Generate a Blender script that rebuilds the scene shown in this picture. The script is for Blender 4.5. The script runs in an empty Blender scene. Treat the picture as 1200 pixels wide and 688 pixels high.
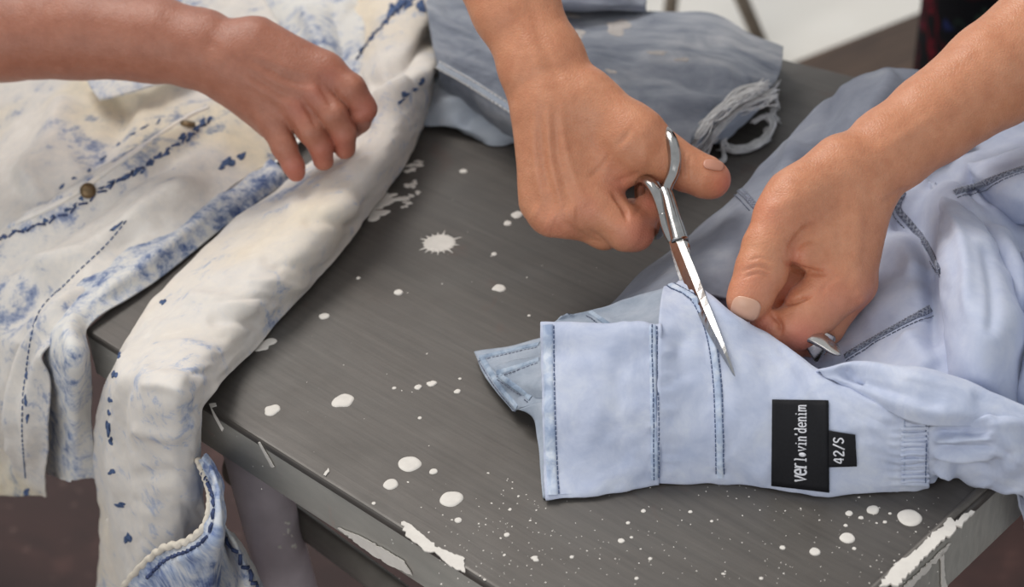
import bpy, bmesh, math, random
import numpy as np
from mathutils import Vector
from mathutils.bvhtree import BVHTree

random.seed(7)
rng = np.random.default_rng(7)
scene = bpy.context.scene
COL = scene.collection

# ------------------------------------------------------------------ camera
F = 2000.0                       # focal length in pixels of the 1200 x 688 frame
PITCH, ROLL = math.radians(34.0), math.radians(-4.0)
TOP = 0.75                       # height of the table top
CAM = np.array([0.0, 0.0, TOP + 0.58])
_fw = np.array([0, math.cos(PITCH), -math.sin(PITCH)])
_up = np.array([0, math.sin(PITCH), math.cos(PITCH)])
_rt = np.array([1.0, 0, 0])
RT = _rt * math.cos(ROLL) + _up * math.sin(ROLL)
UP = -_rt * math.sin(ROLL) + _up * math.cos(ROLL)
FW = _fw
cd = bpy.data.cameras.new('camera')
cam = bpy.data.objects.new('camera', cd)
COL.objects.link(cam)
from mathutils import Matrix
cam.matrix_world = Matrix(((RT[0], UP[0], -FW[0], CAM[0]), (RT[1], UP[1], -FW[1], CAM[1]),
                           (RT[2], UP[2], -FW[2], CAM[2]), (0, 0, 0, 1)))
cd.sensor_width = 36.0
cd.lens = 36.0 * F / 1200.0
cd.clip_start = 0.05
cd.dof.use_dof = True
cd.dof.focus_distance = 0.91
cd.dof.aperture_fstop = 8.0
scene.camera = cam

# ------------------------------------------------------------------ sky, lights, exposure
world = bpy.data.worlds.new('sky')
scene.world = world
world.use_nodes = True
wn = world.node_tree
wn.nodes['Background'].inputs['Color'].default_value = (0.93, 0.97, 1.0, 1)
wn.nodes['Background'].inputs['Strength'].default_value = 0.62


def area(name, loc, target, size, energy, color=(1, 1, 1)):
    ld = bpy.data.lights.new(name, 'AREA')
    ld.shape = 'RECTANGLE'
    ld.size, ld.size_y = size
    ld.energy = energy
    ld.color = color
    o = bpy.data.objects.new(name, ld)
    COL.objects.link(o)
    o.location = loc
    o.rotation_euler = (Vector(target) - Vector(loc)).to_track_quat('-Z', 'Y').to_euler()
    return o


area('daylight_opening', (-1.0, 2.2, 3.2), (0.1, 0.9, 0.75), (1.7, 1.3), 66, (1.0, 0.96, 0.91))
area('front_fill', (-1.1, -1.1, 1.5), (-.1, .7, .55), (2.0, 1.5), 16, (1.0, 0.975, 0.95))  # added soft fill from the camera side, lifts apron, leg and hanging cloth
scene.view_settings.view_transform = 'Standard'
scene.view_settings.look = 'None'
scene.view_settings.gamma = 1.0
scene.view_settings.use_curve_mapping = False
scene.view_settings.exposure = -0.10

# ------------------------------------------------------------------ projection helpers


def ray(px, py):
    return FW + RT * ((px - 600.0) / F) - UP * ((py - 344.0) / F)


def P(px, py, h=0.0):
    """point seen at a pixel, h metres above the table top"""
    r = ray(px, py)
    return CAM + r * ((TOP + h - CAM[2]) / r[2])


def PD(px, py, d):
    return CAM + ray(px, py) * d


def PF(px, py, z=0.0):
    return P(px, py, z - TOP)


def plane_hit(px, py, p0, n):
    r = ray(px, py)
    return CAM + r * (np.dot(p0 - CAM, n) / np.dot(r, n))


def proj(W):
    d = np.asarray(W) - CAM
    z = d @ FW
    return np.stack([600 + F * (d @ RT) / z, 344 - F * (d @ UP) / z, z], -1)


C_LEFT, C_NEAR, C_RIGHT, C_FAR = P(99, 386), P(853, 862), P(1541, 223), P(560, -20)
E_NEAR = (C_NEAR - C_LEFT) / np.linalg.norm(C_NEAR - C_LEFT)
N_NEAR = np.array([E_NEAR[1], -E_NEAR[0], 0.0])          # outward from the near edge
E_RIGHT = (C_RIGHT - C_NEAR) / np.linalg.norm(C_RIGHT - C_NEAR)
N_RIGHT = np.array([E_RIGHT[1], -E_RIGHT[0], 0.0])
if np.dot(N_NEAR, C_NEAR - C_FAR) < 0:
    N_NEAR = -N_NEAR
if np.dot(N_RIGHT, C_RIGHT - C_FAR) < 0:
    N_RIGHT = -N_RIGHT


def PN(px, py, off=0.0):
    """point on the vertical plane of the near edge, off metres in front of it"""
    return plane_hit(px, py, C_LEFT + N_NEAR * off, N_NEAR)


def PR(px, py, off=0.0):
    return plane_hit(px, py, C_NEAR + N_RIGHT * off, N_RIGHT)


# ------------------------------------------------------------------ noise
_perm = rng.random((64, 64, 64)).astype(np.float32)


def vnoise(p):
    p = np.asarray(p, float)
    i = np.floor(p).astype(int)
    f = p - i
    f = f * f * (3 - 2 * f)
    out = 0
    for dx in (0, 1):
        for dy in (0, 1):
            for dz in (0, 1):
                w = (f[..., 0] if dx else 1 - f[..., 0]) * (f[..., 1] if dy else 1 - f[..., 1]) * (f[..., 2] if dz else 1 - f[..., 2])
                out = out + w * _perm[(i[..., 0] + dx) & 63, (i[..., 1] + dy) & 63, (i[..., 2] + dz) & 63]
    return out * 2 - 1


def fbm(p, o=3):
    s, a = 0, 1.0
    for k in range(o):
        s = s + a * vnoise(np.asarray(p) * (2.03 ** k) + 17.3 * k)
        a *= 0.5
    return s


# ------------------------------------------------------------------ object helpers
def tag(o, label=None, cat=None, group=None, kind=None):
    for k, v in (('label', label), ('category', cat), ('group', group), ('kind', kind)):
        if v:
            o[k] = v
    return o


def empty(name, loc, label, cat, group=None):
    o = bpy.data.objects.new(name, None)
    o.empty_display_size = 0.05
    COL.objects.link(o)
    o.location = loc
    return tag(o, label, cat, group)


def link(name, me, mat, parent=None, smooth=True):
    o = bpy.data.objects.new(name, me)
    COL.objects.link(o)
    if mat is not None:
        for m in (mat if isinstance(mat, (list, tuple)) else [mat]):
            me.materials.append(m)
    if parent is not None:
        o.parent = parent
        o.matrix_parent_inverse = Matrix.Translation(parent.location).inverted()
    if smooth and len(me.polygons):
        me.polygons.foreach_set('use_smooth', [True] * len(me.polygons))
    return o


def mesh(name, V, Fc, mat, parent=None, smooth=True):
    me = bpy.data.meshes.new(name)
    me.from_pydata([tuple(v) for v in V], [], [tuple(int(i) for i in f) for f in Fc])
    me.validate()
    me.update()
    return link(name, me, mat, parent, smooth)


class MB:
    """collects simple shapes into one mesh"""

    def __init__(self):
        self.v, self.f = [], []

    def add(self, V, Fc):
        b = len(self.v)
        self.v += [tuple(x) for x in V]
        self.f += [tuple(int(i) + b for i in f) for f in Fc]

    def tube(self, pts, rad, n=8, flat=None, closed=False):
        pts = [np.asarray(p, float) for p in pts]
        m = len(pts)
        rad = [rad] * m if np.isscalar(rad) else rad
        V, Fc = [], []
        prev = None
        for i in range(m):
            if closed:
                t = pts[(i + 1) % m] - pts[i - 1]
            else:
                t = pts[min(i + 1, m - 1)] - pts[max(i - 1, 0)]
            t = t / (np.linalg.norm(t) + 1e-12)
            if flat is not None:
                a = flat - t * np.dot(flat, t)
            else:
                a = prev if prev is not None else (np.array([0, 0, 1.0]) if abs(t[2]) < .9 else np.array([1.0, 0, 0]))
                a = a - t * np.dot(a, t)
            a = a / (np.linalg.norm(a) + 1e-12)
            prev = a
            b = np.cross(t, a)
            r = rad[i]
            ra, rb = r if isinstance(r, (tuple, list)) else (r, r)
            for k in range(n):
                an = 2 * math.pi * k / n
                V.append(pts[i] + a * math.cos(an) * ra + b * math.sin(an) * rb)
        for i in range(m if closed else m - 1):
            j = (i + 1) % m
            for k in range(n):
                k2 = (k + 1) % n
                Fc.append((i * n + k, i * n + k2, j * n + k2, j * n + k))
        if not closed:
            Fc.append(tuple(range(n))[::-1])
            Fc.append(tuple((m - 1) * n + k for k in range(n)))
        self.add(V, Fc)

    def prism(self, base, top):
        n = len(base)
        Fc = [tuple(range(n))[::-1], tuple(range(n, 2 * n))]
        Fc += [(k, (k + 1) % n, n + (k + 1) % n, n + k) for k in range(n)]
        self.add(list(base) + list(top), Fc)

    def box(self, c, s):
        c, s = np.array(c, float), np.array(s, float) / 2
        b = [c + s * np.array(q) for q in ((-1, -1, -1), (1, -1, -1), (1, 1, -1), (-1, 1, -1))]
        t = [q + np.array([0, 0, 2 * s[2]]) for q in b]
        self.prism(b, t)

    def build(self, name, mat, parent=None, smooth=True, bevel=0):
        o = mesh(name, self.v, self.f, mat, parent, smooth)
        bm = bmesh.new()
        bm.from_mesh(o.data)
        bmesh.ops.recalc_face_normals(bm, faces=bm.faces)
        bm.to_mesh(o.data)
        bm.free()
        if bevel:
            m = o.modifiers.new('bevel', 'BEVEL')
            m.width = bevel
            m.segments = 3
            m.limit_method = 'ANGLE'
        return o


def spline(pts, n):
    """Catmull-Rom through points (rows of an array), n samples"""
    p = np.asarray(pts, float)
    m = len(p)
    p = np.concatenate([[2 * p[0] - p[1]], p, [2 * p[-1] - p[-2]]])
    t = np.linspace(0, m - 1 - 1e-9, n)
    i = np.floor(t).astype(int)
    f = (t - i).reshape((-1,) + (1,) * (p.ndim - 1))
    a, b, c, d = p[i], p[i + 1], p[i + 2], p[i + 3]
    return .5 * (2 * b + (c - a) * f + (2 * a - 5 * b + 4 * c - d) * f ** 2 + (3 * b - a - 3 * c + d) * f ** 3)


# ------------------------------------------------------------------ material helpers
def srgb(r, g, b):
    f = lambda c: (c / 255 / 12.92) if c / 255 <= .04045 else ((c / 255 + .055) / 1.055) ** 2.4
    return (f(r), f(g), f(b), 1)


class NT:
    def __init__(self, name):
        self.m = bpy.data.materials.new(name)
        self.m.use_nodes = True
        self.t = self.m.node_tree
        self.b = self.t.nodes['Principled BSDF']

    def n(self, typ, **kw):
        o = self.t.nodes.new(typ)
        for k, v in kw.items():
            if k.startswith('i_'):
                o.inputs[k[2:].replace('_', ' ')].default_value = v
            else:
                setattr(o, k, v)
        return o

    def l(self, a, b):
        self.t.links.new(a, b)

    def coords(self, kind='Object', scale=None, rot=None):
        c = self.n('ShaderNodeTexCoord').outputs[kind]
        if scale is not None or rot is not None:
            mp = self.n('ShaderNodeMapping')
            if scale is not None:
                mp.inputs['Scale'].default_value = scale
            if rot is not None:
                mp.inputs['Rotation'].default_value = rot
            self.l(c, mp.inputs['Vector'])
            c = mp.outputs['Vector']
        return c

    def remap(self, co, scale):
        mp = self.n('ShaderNodeMapping')
        mp.inputs['Scale'].default_value = scale
        self.l(co, mp.inputs['Vector'])
        return mp.outputs['Vector']

    def noise(self, co, scale, detail=3, rough=.55, dist=0):
        o = self.n('ShaderNodeTexNoise')
        o.inputs['Scale'].default_value = scale
        o.inputs['Detail'].default_value = detail
        o.inputs['Roughness'].default_value = rough
        o.inputs['Distortion'].default_value = dist
        self.l(co, o.inputs['Vector'])
        return o.outputs['Fac']

    def ramp(self, fac, stops):
        o = self.n('ShaderNodeValToRGB')
        e = o.color_ramp.elements
        while len(e) < len(stops):
            e.new(.5)
        for q, (p, c) in zip(e, stops):
            q.position = p
            q.color = c if len(c) == 4 else (*c, 1)
        self.l(fac, o.inputs['Fac'])
        return o.outputs['Color']

    def mix(self, fac, a, b, mode='MIX'):
        o = self.n('ShaderNodeMix', data_type='RGBA', blend_type=mode)
        for s, v in ((o.inputs[0], fac), (o.inputs[6], a), (o.inputs[7], b)):
            if isinstance(v, (int, float, tuple)):
                s.default_value = v
            else:
                self.l(v, s)
        return o.outputs[2]

    def math(self, op, a, b=None):
        o = self.n('ShaderNodeMath', operation=op)
        for s, v in zip(o.inputs, (a, b)):
            if v is None:
                continue
            if isinstance(v, (int, float)):
                s.default_value = v
            else:
                self.l(v, s)
        return o.outputs[0]

    def bump(self, h, strength=.3, dist=.001, prev=None):
        o = self.n('ShaderNodeBump')
        o.inputs['Strength'].default_value = strength
        o.inputs['Distance'].default_value = dist
        self.l(h, o.inputs['Height'])
        if prev is not None:
            self.l(prev, o.inputs['Normal'])
        return o.outputs['Normal']

    def out(self, color=None, rough=None, normal=None, metal=None, spec=None):
        for k, v in (('Base Color', color), ('Roughness', rough), ('Metallic', metal), ('Specular IOR Level', spec)):
            if v is None:
                continue
            if isinstance(v, (int, float, tuple)):
                self.b.inputs[k].default_value = v
            else:
                self.l(v, self.b.inputs[k])
        if normal is not None:
            self.l(normal, self.b.inputs['Normal'])
        return self.m


def plain(name, c, rough=.6, metal=0.0, var=.12, scale=60, spec=.4):
    t = NT(name)
    co = t.coords()
    nz = t.noise(co, scale, 4)
    dark = tuple(x * (1 - var * 2) for x in c[:3]) + (1,)
    return t.out(t.ramp(nz, [(.3, dark), (.7, c)]), rough, t.bump(nz, .15, .0005), metal, spec)


def denim(name, stops, scale=18, weave=.35, rough=.9, streak=None, dist=.6, tint=None, detail=6, nrough=.62, mask=None):
    """woven cotton: mottled colour by position, twill relief by the cloth's own u, v"""
    t = NT(name)
    co = t.coords('Object')
    n1 = t.noise(co, scale, detail, nrough, dist)
    if streak:
        n2 = t.noise(t.coords('UV', streak), 1.0, 4, .6)
        n1 = t.math('MULTIPLY_ADD', n2, .5)
        t.t.nodes[-1].inputs[2].default_value = 0
        n3 = t.noise(co, scale, 6, .62, dist)
        n1 = t.math('ADD', n1, t.math('MULTIPLY', n3, .5))
    if mask:
        # the colour left in the cloth gathers in some places: shift the fine mottling by a broad one
        nb = t.noise(co, mask[0], 2, .5)
        n1 = t.math('ADD', n1, t.math('MULTIPLY', t.math('SUBTRACT', nb, .5), mask[1]))
    col = t.ramp(n1, stops)
    if tint:
        n4 = t.noise(co, tint[0], 2, .5)
        col = t.mix(t.ramp(n4, [(tint[2], (0, 0, 0)), (tint[3], (1, 1, 1))]), col, tint[1], 'MULTIPLY')
    uv = t.coords('UV')
    w = t.n('ShaderNodeTexWave', wave_type='BANDS', bands_direction='DIAGONAL')
    w.inputs['Scale'].default_value = 900
    w.inputs['Distortion'].default_value = 1.5
    w.inputs['Detail'].default_value = 1
    t.l(uv, w.inputs['Vector'])
    fine = t.noise(uv, 1500, 2)
    hgt = t.math('ADD', w.outputs['Fac'], fine)
    col = t.mix(.10, col, t.ramp(w.outputs['Fac'], [(0, (.35, .35, .38)), (1, (1, 1, 1))]), 'MULTIPLY')
    m = t.noise(co, 160, 3)
    nrm = t.bump(m, .25, .0012)
    nrm = t.bump(hgt, weave, .0004, nrm)
    t.b.inputs['Sheen Weight'].default_value = .12
    t.b.inputs['Sheen Roughness'].default_value = .5
    return t.out(col, rough, nrm, 0.0, .15)


# ------------------------------------------------------------------ cloth
BV = {}


def grid_faces(nu, nv):
    i = np.arange(nu * nv).reshape(nu, nv)
    return np.stack([i[:-1, :-1], i[1:, :-1], i[1:, 1:], i[:-1, 1:]], -1).reshape(-1, 4)


def gnormals(G):
    du = np.gradient(G, axis=0)
    dv = np.gradient(G, axis=1)
    n = np.cross(du, dv)
    return n / (np.linalg.norm(n, axis=-1, keepdims=True) + 1e-12)


def seg_dist(q, poly):
    """distance of 2-D points to a polyline and the parameter 0..1 along it"""
    poly = np.asarray(poly, float)
    L = np.linalg.norm(np.diff(poly, axis=0), axis=1)
    cum = np.concatenate([[0], np.cumsum(L)])
    best = np.full(q.shape[:-1], 1e9)
    par = np.zeros(q.shape[:-1])
    for k in range(len(poly) - 1):
        a, b = poly[k], poly[k + 1]
        ab = b - a
        t = np.clip(((q - a) @ ab) / (ab @ ab + 1e-9), 0, 1)
        d = np.linalg.norm(q - a - t[..., None] * ab, axis=-1)
        m = d < best
        best = np.where(m, d, best)
        par = np.where(m, (cum[k] + t * L[k]) / cum[-1], par)
    return best, par


def apply_folds(G, N, folds, taper=True):
    q = proj(G)[..., :2]
    disp = np.zeros(G.shape[:2])
    for f in folds:
        poly, w, amp = f[0], f[1], f[2]
        d, t = seg_dist(q, spline(poly, 24) if len(poly) > 2 else poly)
        e = np.clip(np.minimum(t, 1 - t) / .18, 0, 1) if taper else 1
        e = e * e * (3 - 2 * e) if taper else 1
        disp += amp * np.exp(-(d / w) ** 2) * e
    return G + N * disp[..., None]


def cloth(name, rows, mat, parent, step=.0022, thick=.0012, folds=(), rumple=(.0022, 26), fine=(.0006, 90), seed=0, key=None,
          stretch=(1, 1)):
    """a sheet through a net of points (pixel, pixel, height over the table) or world points, then creased, rumpled and given thickness"""
    W = np.array([[(P(*c) if not isinstance(c, np.ndarray) else c) for c in r] for r in rows])
    lu = np.linalg.norm(np.diff(W, axis=0), axis=-1).sum(0).max()
    lv = np.linalg.norm(np.diff(W, axis=1), axis=-1).sum(1).max()
    nu, nv = max(8, int(lu / step)), max(8, int(lv / step))
    G = spline(W, nu)
    G = np.swapaxes(spline(np.swapaxes(G, 0, 1), nv), 0, 1)
    N = gnormals(G)
    flip = (N * (CAM - G)).sum(-1).mean() < 0
    if flip:
        N = -N
    u = np.concatenate([[0], np.cumsum(np.linalg.norm(np.diff(G, axis=0), axis=-1).mean(1))])
    v = np.concatenate([[0], np.cumsum(np.linalg.norm(np.diff(G, axis=1), axis=-1).mean(0))])
    U, V = np.meshgrid(u, v, indexing='ij')
    uvw = np.stack([U * stretch[0], V * stretch[1], np.full_like(U, seed * 3.7 + .5)], -1)
    G = apply_folds(G, N, folds)
    G = G + N * (rumple[0] * fbm(uvw * np.array([rumple[1], rumple[1], 1]), 3) + fine[0] * fbm(uvw * np.array([fine[1], fine[1], 1]) + 5, 2))[..., None]
    N = gnormals(G)
    if flip:
        N = -N
    BV.setdefault(key or name, []).append(BVHTree.FromPolygons([Vector(x) for x in G.reshape(-1, 3)], [tuple(map(int, f)) for f in grid_faces(nu, nv)]))
    B = G - N * thick
    Q = grid_faces(nu, nv)
    n = nu * nv
    idx = np.arange(n).reshape(nu, nv)
    rim = np.concatenate([idx[:-1, 0], idx[-1, :-1], idx[:0:-1, -1], idx[0, :0:-1]])
    side = np.stack([rim, np.roll(rim, -1), np.roll(rim, -1) + n, rim + n], -1)
    if flip:
        Fc = np.concatenate([Q[:, ::-1], Q + n, side])
    else:
        Fc = np.concatenate([Q, Q[:, ::-1] + n, side[:, ::-1]])
    VV = np.concatenate([G.reshape(-1, 3), B.reshape(-1, 3)])
    o = fast_mesh(name, VV, Fc, mat, parent)
    uvl = o.data.uv_layers.new(name='UVMap')
    uv2 = np.concatenate([np.stack([U, V], -1).reshape(-1, 2)] * 2)
    li = np.empty(len(o.data.loops), int)
    o.data.loops.foreach_get('vertex_index', li)
    uvl.data.foreach_set('uv', uv2[li].ravel())
    return o


def fast_mesh(name, V, Fc, mat, parent=None):
    me = bpy.data.meshes.new(name)
    V = np.asarray(V, np.float32)
    Fc = np.asarray(Fc, np.int32)
    me.vertices.add(len(V))
    me.vertices.foreach_set('co', V.ravel())
    me.loops.add(Fc.size)
    me.loops.foreach_set('vertex_index', Fc.ravel())
    me.polygons.add(len(Fc))
    me.polygons.foreach_set('loop_start', np.arange(0, Fc.size, Fc.shape[1], dtype=np.int32))
    me.polygons.foreach_set('loop_total', np.full(len(Fc), Fc.shape[1], np.int32))
    me.update(calc_edges=True)
    me.validate()
    return link(name, me, mat, parent)


def on(keys, px, py):
    """the surface of some cloth at a pixel: position and normal"""
    r = ray(px, py)
    r = r / np.linalg.norm(r)
    best = None
    for k in keys:
        for b in BV[k]:
            h = b.ray_cast(Vector(CAM), Vector(r))
            if h[0] is not None and (best is None or h[3] < best[2]):
                n = np.array(h[1])
                if n @ r > 0:
                    n = -n
                best = (np.array(h[0]), n, h[3])
    return best


def trace(keys, poly, n):
    out = []
    for q in spline(poly, n):
        h = on(keys, q[0], q[1])
        if h:
            out.append((h[0], h[1]))
    if len(out) > 4:
        Pp = np.array([o[0] for o in out])
        Nn = np.array([o[1] for o in out])
        for _ in range(2):
            Pp[1:-1] = (Pp[:-2] + 2 * Pp[1:-1] + Pp[2:]) / 4
            Nn[1:-1] = (Nn[:-2] + 2 * Nn[1:-1] + Nn[2:]) / 4
        return Pp, Nn / np.linalg.norm(Nn, axis=1, keepdims=True)
    return None


def seam(keys, poly, width, height, mat, parent, name='seam', n=70, off=0.0):
    """a raised strip of cloth along a line on the surface"""
    tr = trace(keys, poly, n)
    if tr is None:
        return None
    Pp, Nn = tr
    T = np.gradient(Pp, axis=0)
    T /= np.linalg.norm(T, axis=1, keepdims=True) + 1e-12
    S = np.cross(T, Nn)
    prof = [(-1, -.4), (-.85, .55), (-.45, 1), (0, .9), (.45, 1), (.85, .55), (1, -.4)]
    V = []
    for i in range(len(Pp)):
        wob = 1 + .12 * math.sin(i * 1.9) + .1 * random.uniform(-1, 1)
        for s, h in prof:
            V.append(Pp[i] + S[i] * (s * width / 2 + off) + Nn[i] * h * height * wob)
    k = len(prof)
    Fc = [(i * k + j, (i + 1) * k + j, (i + 1) * k + j + 1, i * k + j + 1) for i in range(len(Pp) - 1) for j in range(k - 1)]
    return mesh(name, V, Fc, mat, parent)


def stitches(keys, poly, pitch, length, r, mat, parent, name='stitching', off=0.0, zig=0.0, lift=.0):
    """thread dashes along a line on the surface, one joined part"""
    tr = trace(keys, poly, 160)
    if tr is None:
        return None
    Pp, Nn = tr
    s = np.concatenate([[0], np.cumsum(np.linalg.norm(np.diff(Pp, axis=0), axis=1))])
    mb = MB()
    k = 0
    x = 0.0
    while x + length < s[-1]:
        pts = []
        for q in (x, x + length / 2, x + length):
            c = np.array([np.interp(q, s, Pp[:, j]) for j in range(3)])
            nn = np.array([np.interp(q, s, Nn[:, j]) for j in range(3)])
            tt = np.array([np.interp(min(q + .001, s[-1]), s, Pp[:, j]) - np.interp(max(q - .001, 0), s, Pp[:, j]) for j in range(3)])
            tt /= np.linalg.norm(tt) + 1e-12
            sd = np.cross(tt, nn)
            z = zig * (1 if k % 2 else -1) * (-1 if q == x else (1 if q > x + length * .6 else 0))
            pts.append(c + sd * (off + z) + nn * (lift + r * (.9 if q == x + length / 2 else .1)))
        mb.tube(pts, r, 5)
        x += pitch
        k += 1
    o = mb.build(name, mat, parent)
    o['kind'] = 'stuff'
    return o

# ------------------------------------------------------------------ setting
def slab(name, pts, z0, z1, mat, parent=None, bevel=0):
    mb = MB()
    mb.prism([(p[0], p[1], z0) for p in pts], [(p[0], p[1], z1) for p in pts])
    return mb.build(name, mat, parent, smooth=False, bevel=bevel)


def m_floor():
    t = NT('worn_red_brown_floor')
    co = t.coords()
    a = t.ramp(t.noise(co, 5, 6, .65, .8), [(.3, srgb(40, 25, 24)), (.55, srgb(62, 39, 36)), (.75, srgb(94, 64, 59))])
    b = t.ramp(t.noise(co, 38, 4, .6), [(.62, (0, 0, 0)), (.75, (1, 1, 1))])
    col = t.mix(t.math('MULTIPLY', b, .35), a, srgb(150, 120, 112))
    return t.out(col, .7, t.bump(t.noise(co, 60, 4), .3, .002))


def m_pale():
    t = NT('pale_concrete')
    co = t.coords()
    c = t.ramp(t.noise(co, 2.5, 5, .6), [(.3, (.78, .735, .67, 1)), (.7, (.86, .825, .77, 1))])
    return t.out(c, .8, t.bump(t.noise(co, 40, 4), .2, .002))


def m_wood():
    t = NT('dark_brown_wood')
    co = t.remap(t.coords('Object', None, (0, 0, -math.atan2(bd[1], bd[0]))), (3, 40, 40))
    c = t.ramp(t.noise(co, 2, 6, .65, .5), [(.3, srgb(50, 36, 28)), (.6, srgb(84, 64, 50)), (.8, srgb(104, 82, 64))])
    return t.out(c, .6, t.bump(t.noise(co, 2, 6), .3, .002))


# the boundary between the shaded inner floor and the pale outer one runs behind the table
b0, b1 = PF(948, 76), PF(1064, 30)
bd = (b1 - b0) / np.linalg.norm(b1 - b0)
bn = np.array([bd[1], -bd[0], 0])                         # towards the camera side
if bn[1] > 0:
    bn = -bn
A0, A1 = b0 - bd * .95, b0 + bd * 6
FLOOR = slab('floor', [A0, A1, A1 + bn * 7, A0 + bn * 7 - bd * 5, A0 - bd * 5 - bn * 9, A0 - bn * 9], -.1, 0, m_floor())
tag(FLOOR, kind='structure')
FL2 = slab('floor_outside', [A0, A1, A1 - bn * 9, A0 - bn * 9], -.12, -.004, m_pale())
tag(FL2, kind='structure')
wood = m_wood()
# long plank lying along the floor edge, with a grey strip beside it
T0, T1 = b0 - bd * .55, b0 + bd * 3.5
TR = slab('trim_1', [T0 + bn * .002, T0 + bn * .31, T1 + bn * .31, T1 + bn * .002], .0005, .02, wood, bevel=.004)
tag(TR, kind='structure')
grey_strip = plain('grey_green_stone', srgb(74, 76, 70), .7)
TR2 = slab('trim_2', [T0 + bn * .315, T0 + bn * .60, T1 + bn * .60, T1 + bn * .315], .0005, .012, grey_strip, bevel=.003)
tag(TR2, kind='structure')

# ------------------------------------------------------------------ table


def m_table(name, tint=(1, 1, 1), metal=.25, gloss=1.0):
    t = NT(name)
    co = t.coords()
    br = t.remap(t.coords('Object', None, (0, 0, -math.atan2(E_NEAR[1], E_NEAR[0]))), (12, 240, 60))
    fine = t.noise(br, 1.0, 5, .65, .3)
    big = t.noise(co, 7, 5, .6, .6)
    col = t.ramp(big, [(.25, (.080, .071, .064, 1)), (.5, (.104, .094, .085, 1)), (.8, (.126, .120, .112, 1))])
    col = t.mix(.45, col, t.ramp(fine, [(.3, (.62, .62, .62)), (.7, (1.25, 1.22, 1.2))]), 'MULTIPLY')
    red = t.ramp(t.noise(co, 16, 4, .6, .9), [(.64, (0, 0, 0)), (.76, (1, 1, 1))])
    col = t.mix(t.math('MULTIPLY', red, .30), col, srgb(108, 70, 60))
    haze = t.ramp(t.noise(co, 11, 6, .75, 1.2), [(.66, (0, 0, 0)), (.82, (1, 1, 1))])
    col = t.mix(t.math('MULTIPLY', haze, .22), col, srgb(178, 174, 170))
    speck = t.ramp(t.noise(co, 420, 2, .5), [(.76, (0, 0, 0)), (.79, (1, 1, 1))])
    col = t.mix(t.math('MULTIPLY', speck, .55), col, srgb(196, 190, 184))
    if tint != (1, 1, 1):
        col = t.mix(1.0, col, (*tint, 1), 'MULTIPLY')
    rg = t.ramp(t.noise(co, 22, 5, .6), [(.3, (.36 * gloss,) * 3), (.7, (.56 * gloss,) * 3)])
    nrm = t.bump(fine, .18, .0006, t.bump(t.noise(co, 9, 3), .12, .004))
    return t.out(col, rg, nrm, metal, .5)


mt_table = m_table('worn_grey_metal')
mt_side_lit = m_table('grey_metal_side_lit', (4.0, 4.3, 4.35), .1, .9)  # same metal as the top, tinted lighter to paint in light from the front
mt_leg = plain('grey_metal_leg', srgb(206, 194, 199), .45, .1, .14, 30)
mt_paint = plain('dried_cream_paint', srgb(228, 222, 214), .75, 0, .05, 200)
ctr = (C_LEFT + C_NEAR + C_RIGHT + C_FAR) / 4
TABLE = empty('work_table', (ctr[0], ctr[1], 0), 'worn grey metal work table spattered with drops of white paint', 'table')
quad = [C_LEFT, C_NEAR, C_RIGHT, C_FAR]
slab('tabletop', quad, TOP - .006, TOP, mt_table, TABLE, bevel=.0022)


def apron(p, q, n, h, name='apron_panel', ext=0.0):
    t = (q - p) / np.linalg.norm(q - p)
    a, b = p - n * .0005, q - n * .0005
    pts = [a, b, b - n * .0035, a - n * .0035]
    return slab(name, pts, TOP - h, TOP - .0045, mt_side_lit, TABLE, bevel=.001)


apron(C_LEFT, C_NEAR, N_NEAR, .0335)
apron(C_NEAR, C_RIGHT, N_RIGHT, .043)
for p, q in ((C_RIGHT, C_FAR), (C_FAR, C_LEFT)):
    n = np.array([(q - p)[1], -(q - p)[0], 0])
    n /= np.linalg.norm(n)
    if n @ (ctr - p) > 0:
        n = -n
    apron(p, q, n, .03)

# raised rolled rim along the right edge
mb = MB()
o1, o2 = C_NEAR - N_RIGHT * .004 + (0, 0, .0006), C_RIGHT - N_RIGHT * .004 + (0, 0, .0006)
mb.tube([o1, o2], [(.0014, .0024)] * 2, 8, flat=np.array([0, 0, 1.0]))
mb.build('rolled_rim', mt_table, TABLE)


def leg(top, foot, r0, r1):
    mb = MB()
    pts = [top + (foot - top) * k / 6 for k in range(7)]
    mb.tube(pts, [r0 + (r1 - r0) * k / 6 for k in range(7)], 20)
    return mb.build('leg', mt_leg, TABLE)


lp = PN(292, 548, -.035)
lp = np.array([lp[0], lp[1], TOP - .008])
ft = lp + np.array([.012, .0, -(TOP - .008)])
ft[:2] += (lp - ctr)[:2] * .05
ft[:2] += np.array([.05, -.01])
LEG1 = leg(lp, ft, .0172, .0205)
inw = [(C_NEAR, .12, .1), (C_RIGHT, .1, .1), (C_FAR, .1, .1)]
feet = [ft]
BV['leg'] = [BVHTree.FromObject(LEG1, bpy.context.evaluated_depsgraph_get())]
for c, a, b in inw:
    q = c + (ctr - c) * .16
    q = np.array([q[0], q[1], TOP - .008])
    f2 = np.array([q[0], q[1], 0]) + (q - np.array([ctr[0], ctr[1], q[2]])) * .06
    f2[2] = 0
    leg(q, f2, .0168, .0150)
    feet.append(f2)
# stretcher bar behind the front leg
s0, s1 = PN(352, 612, -.055), PN(470, 700, -.055)
dirs = (s1 - s0) / np.linalg.norm(s1 - s0)
mb = MB()
mb.tube([s0 - dirs * .07, s1 + dirs * .22], [(.012, .006)] * 2, 12, flat=np.array([0, 0, 1.0]))
mb.build('stretcher', plain('dark_metal_bar', srgb(124, 119, 112), .5, .1), TABLE)

# --------------------------------------------------- paint on the table


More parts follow.
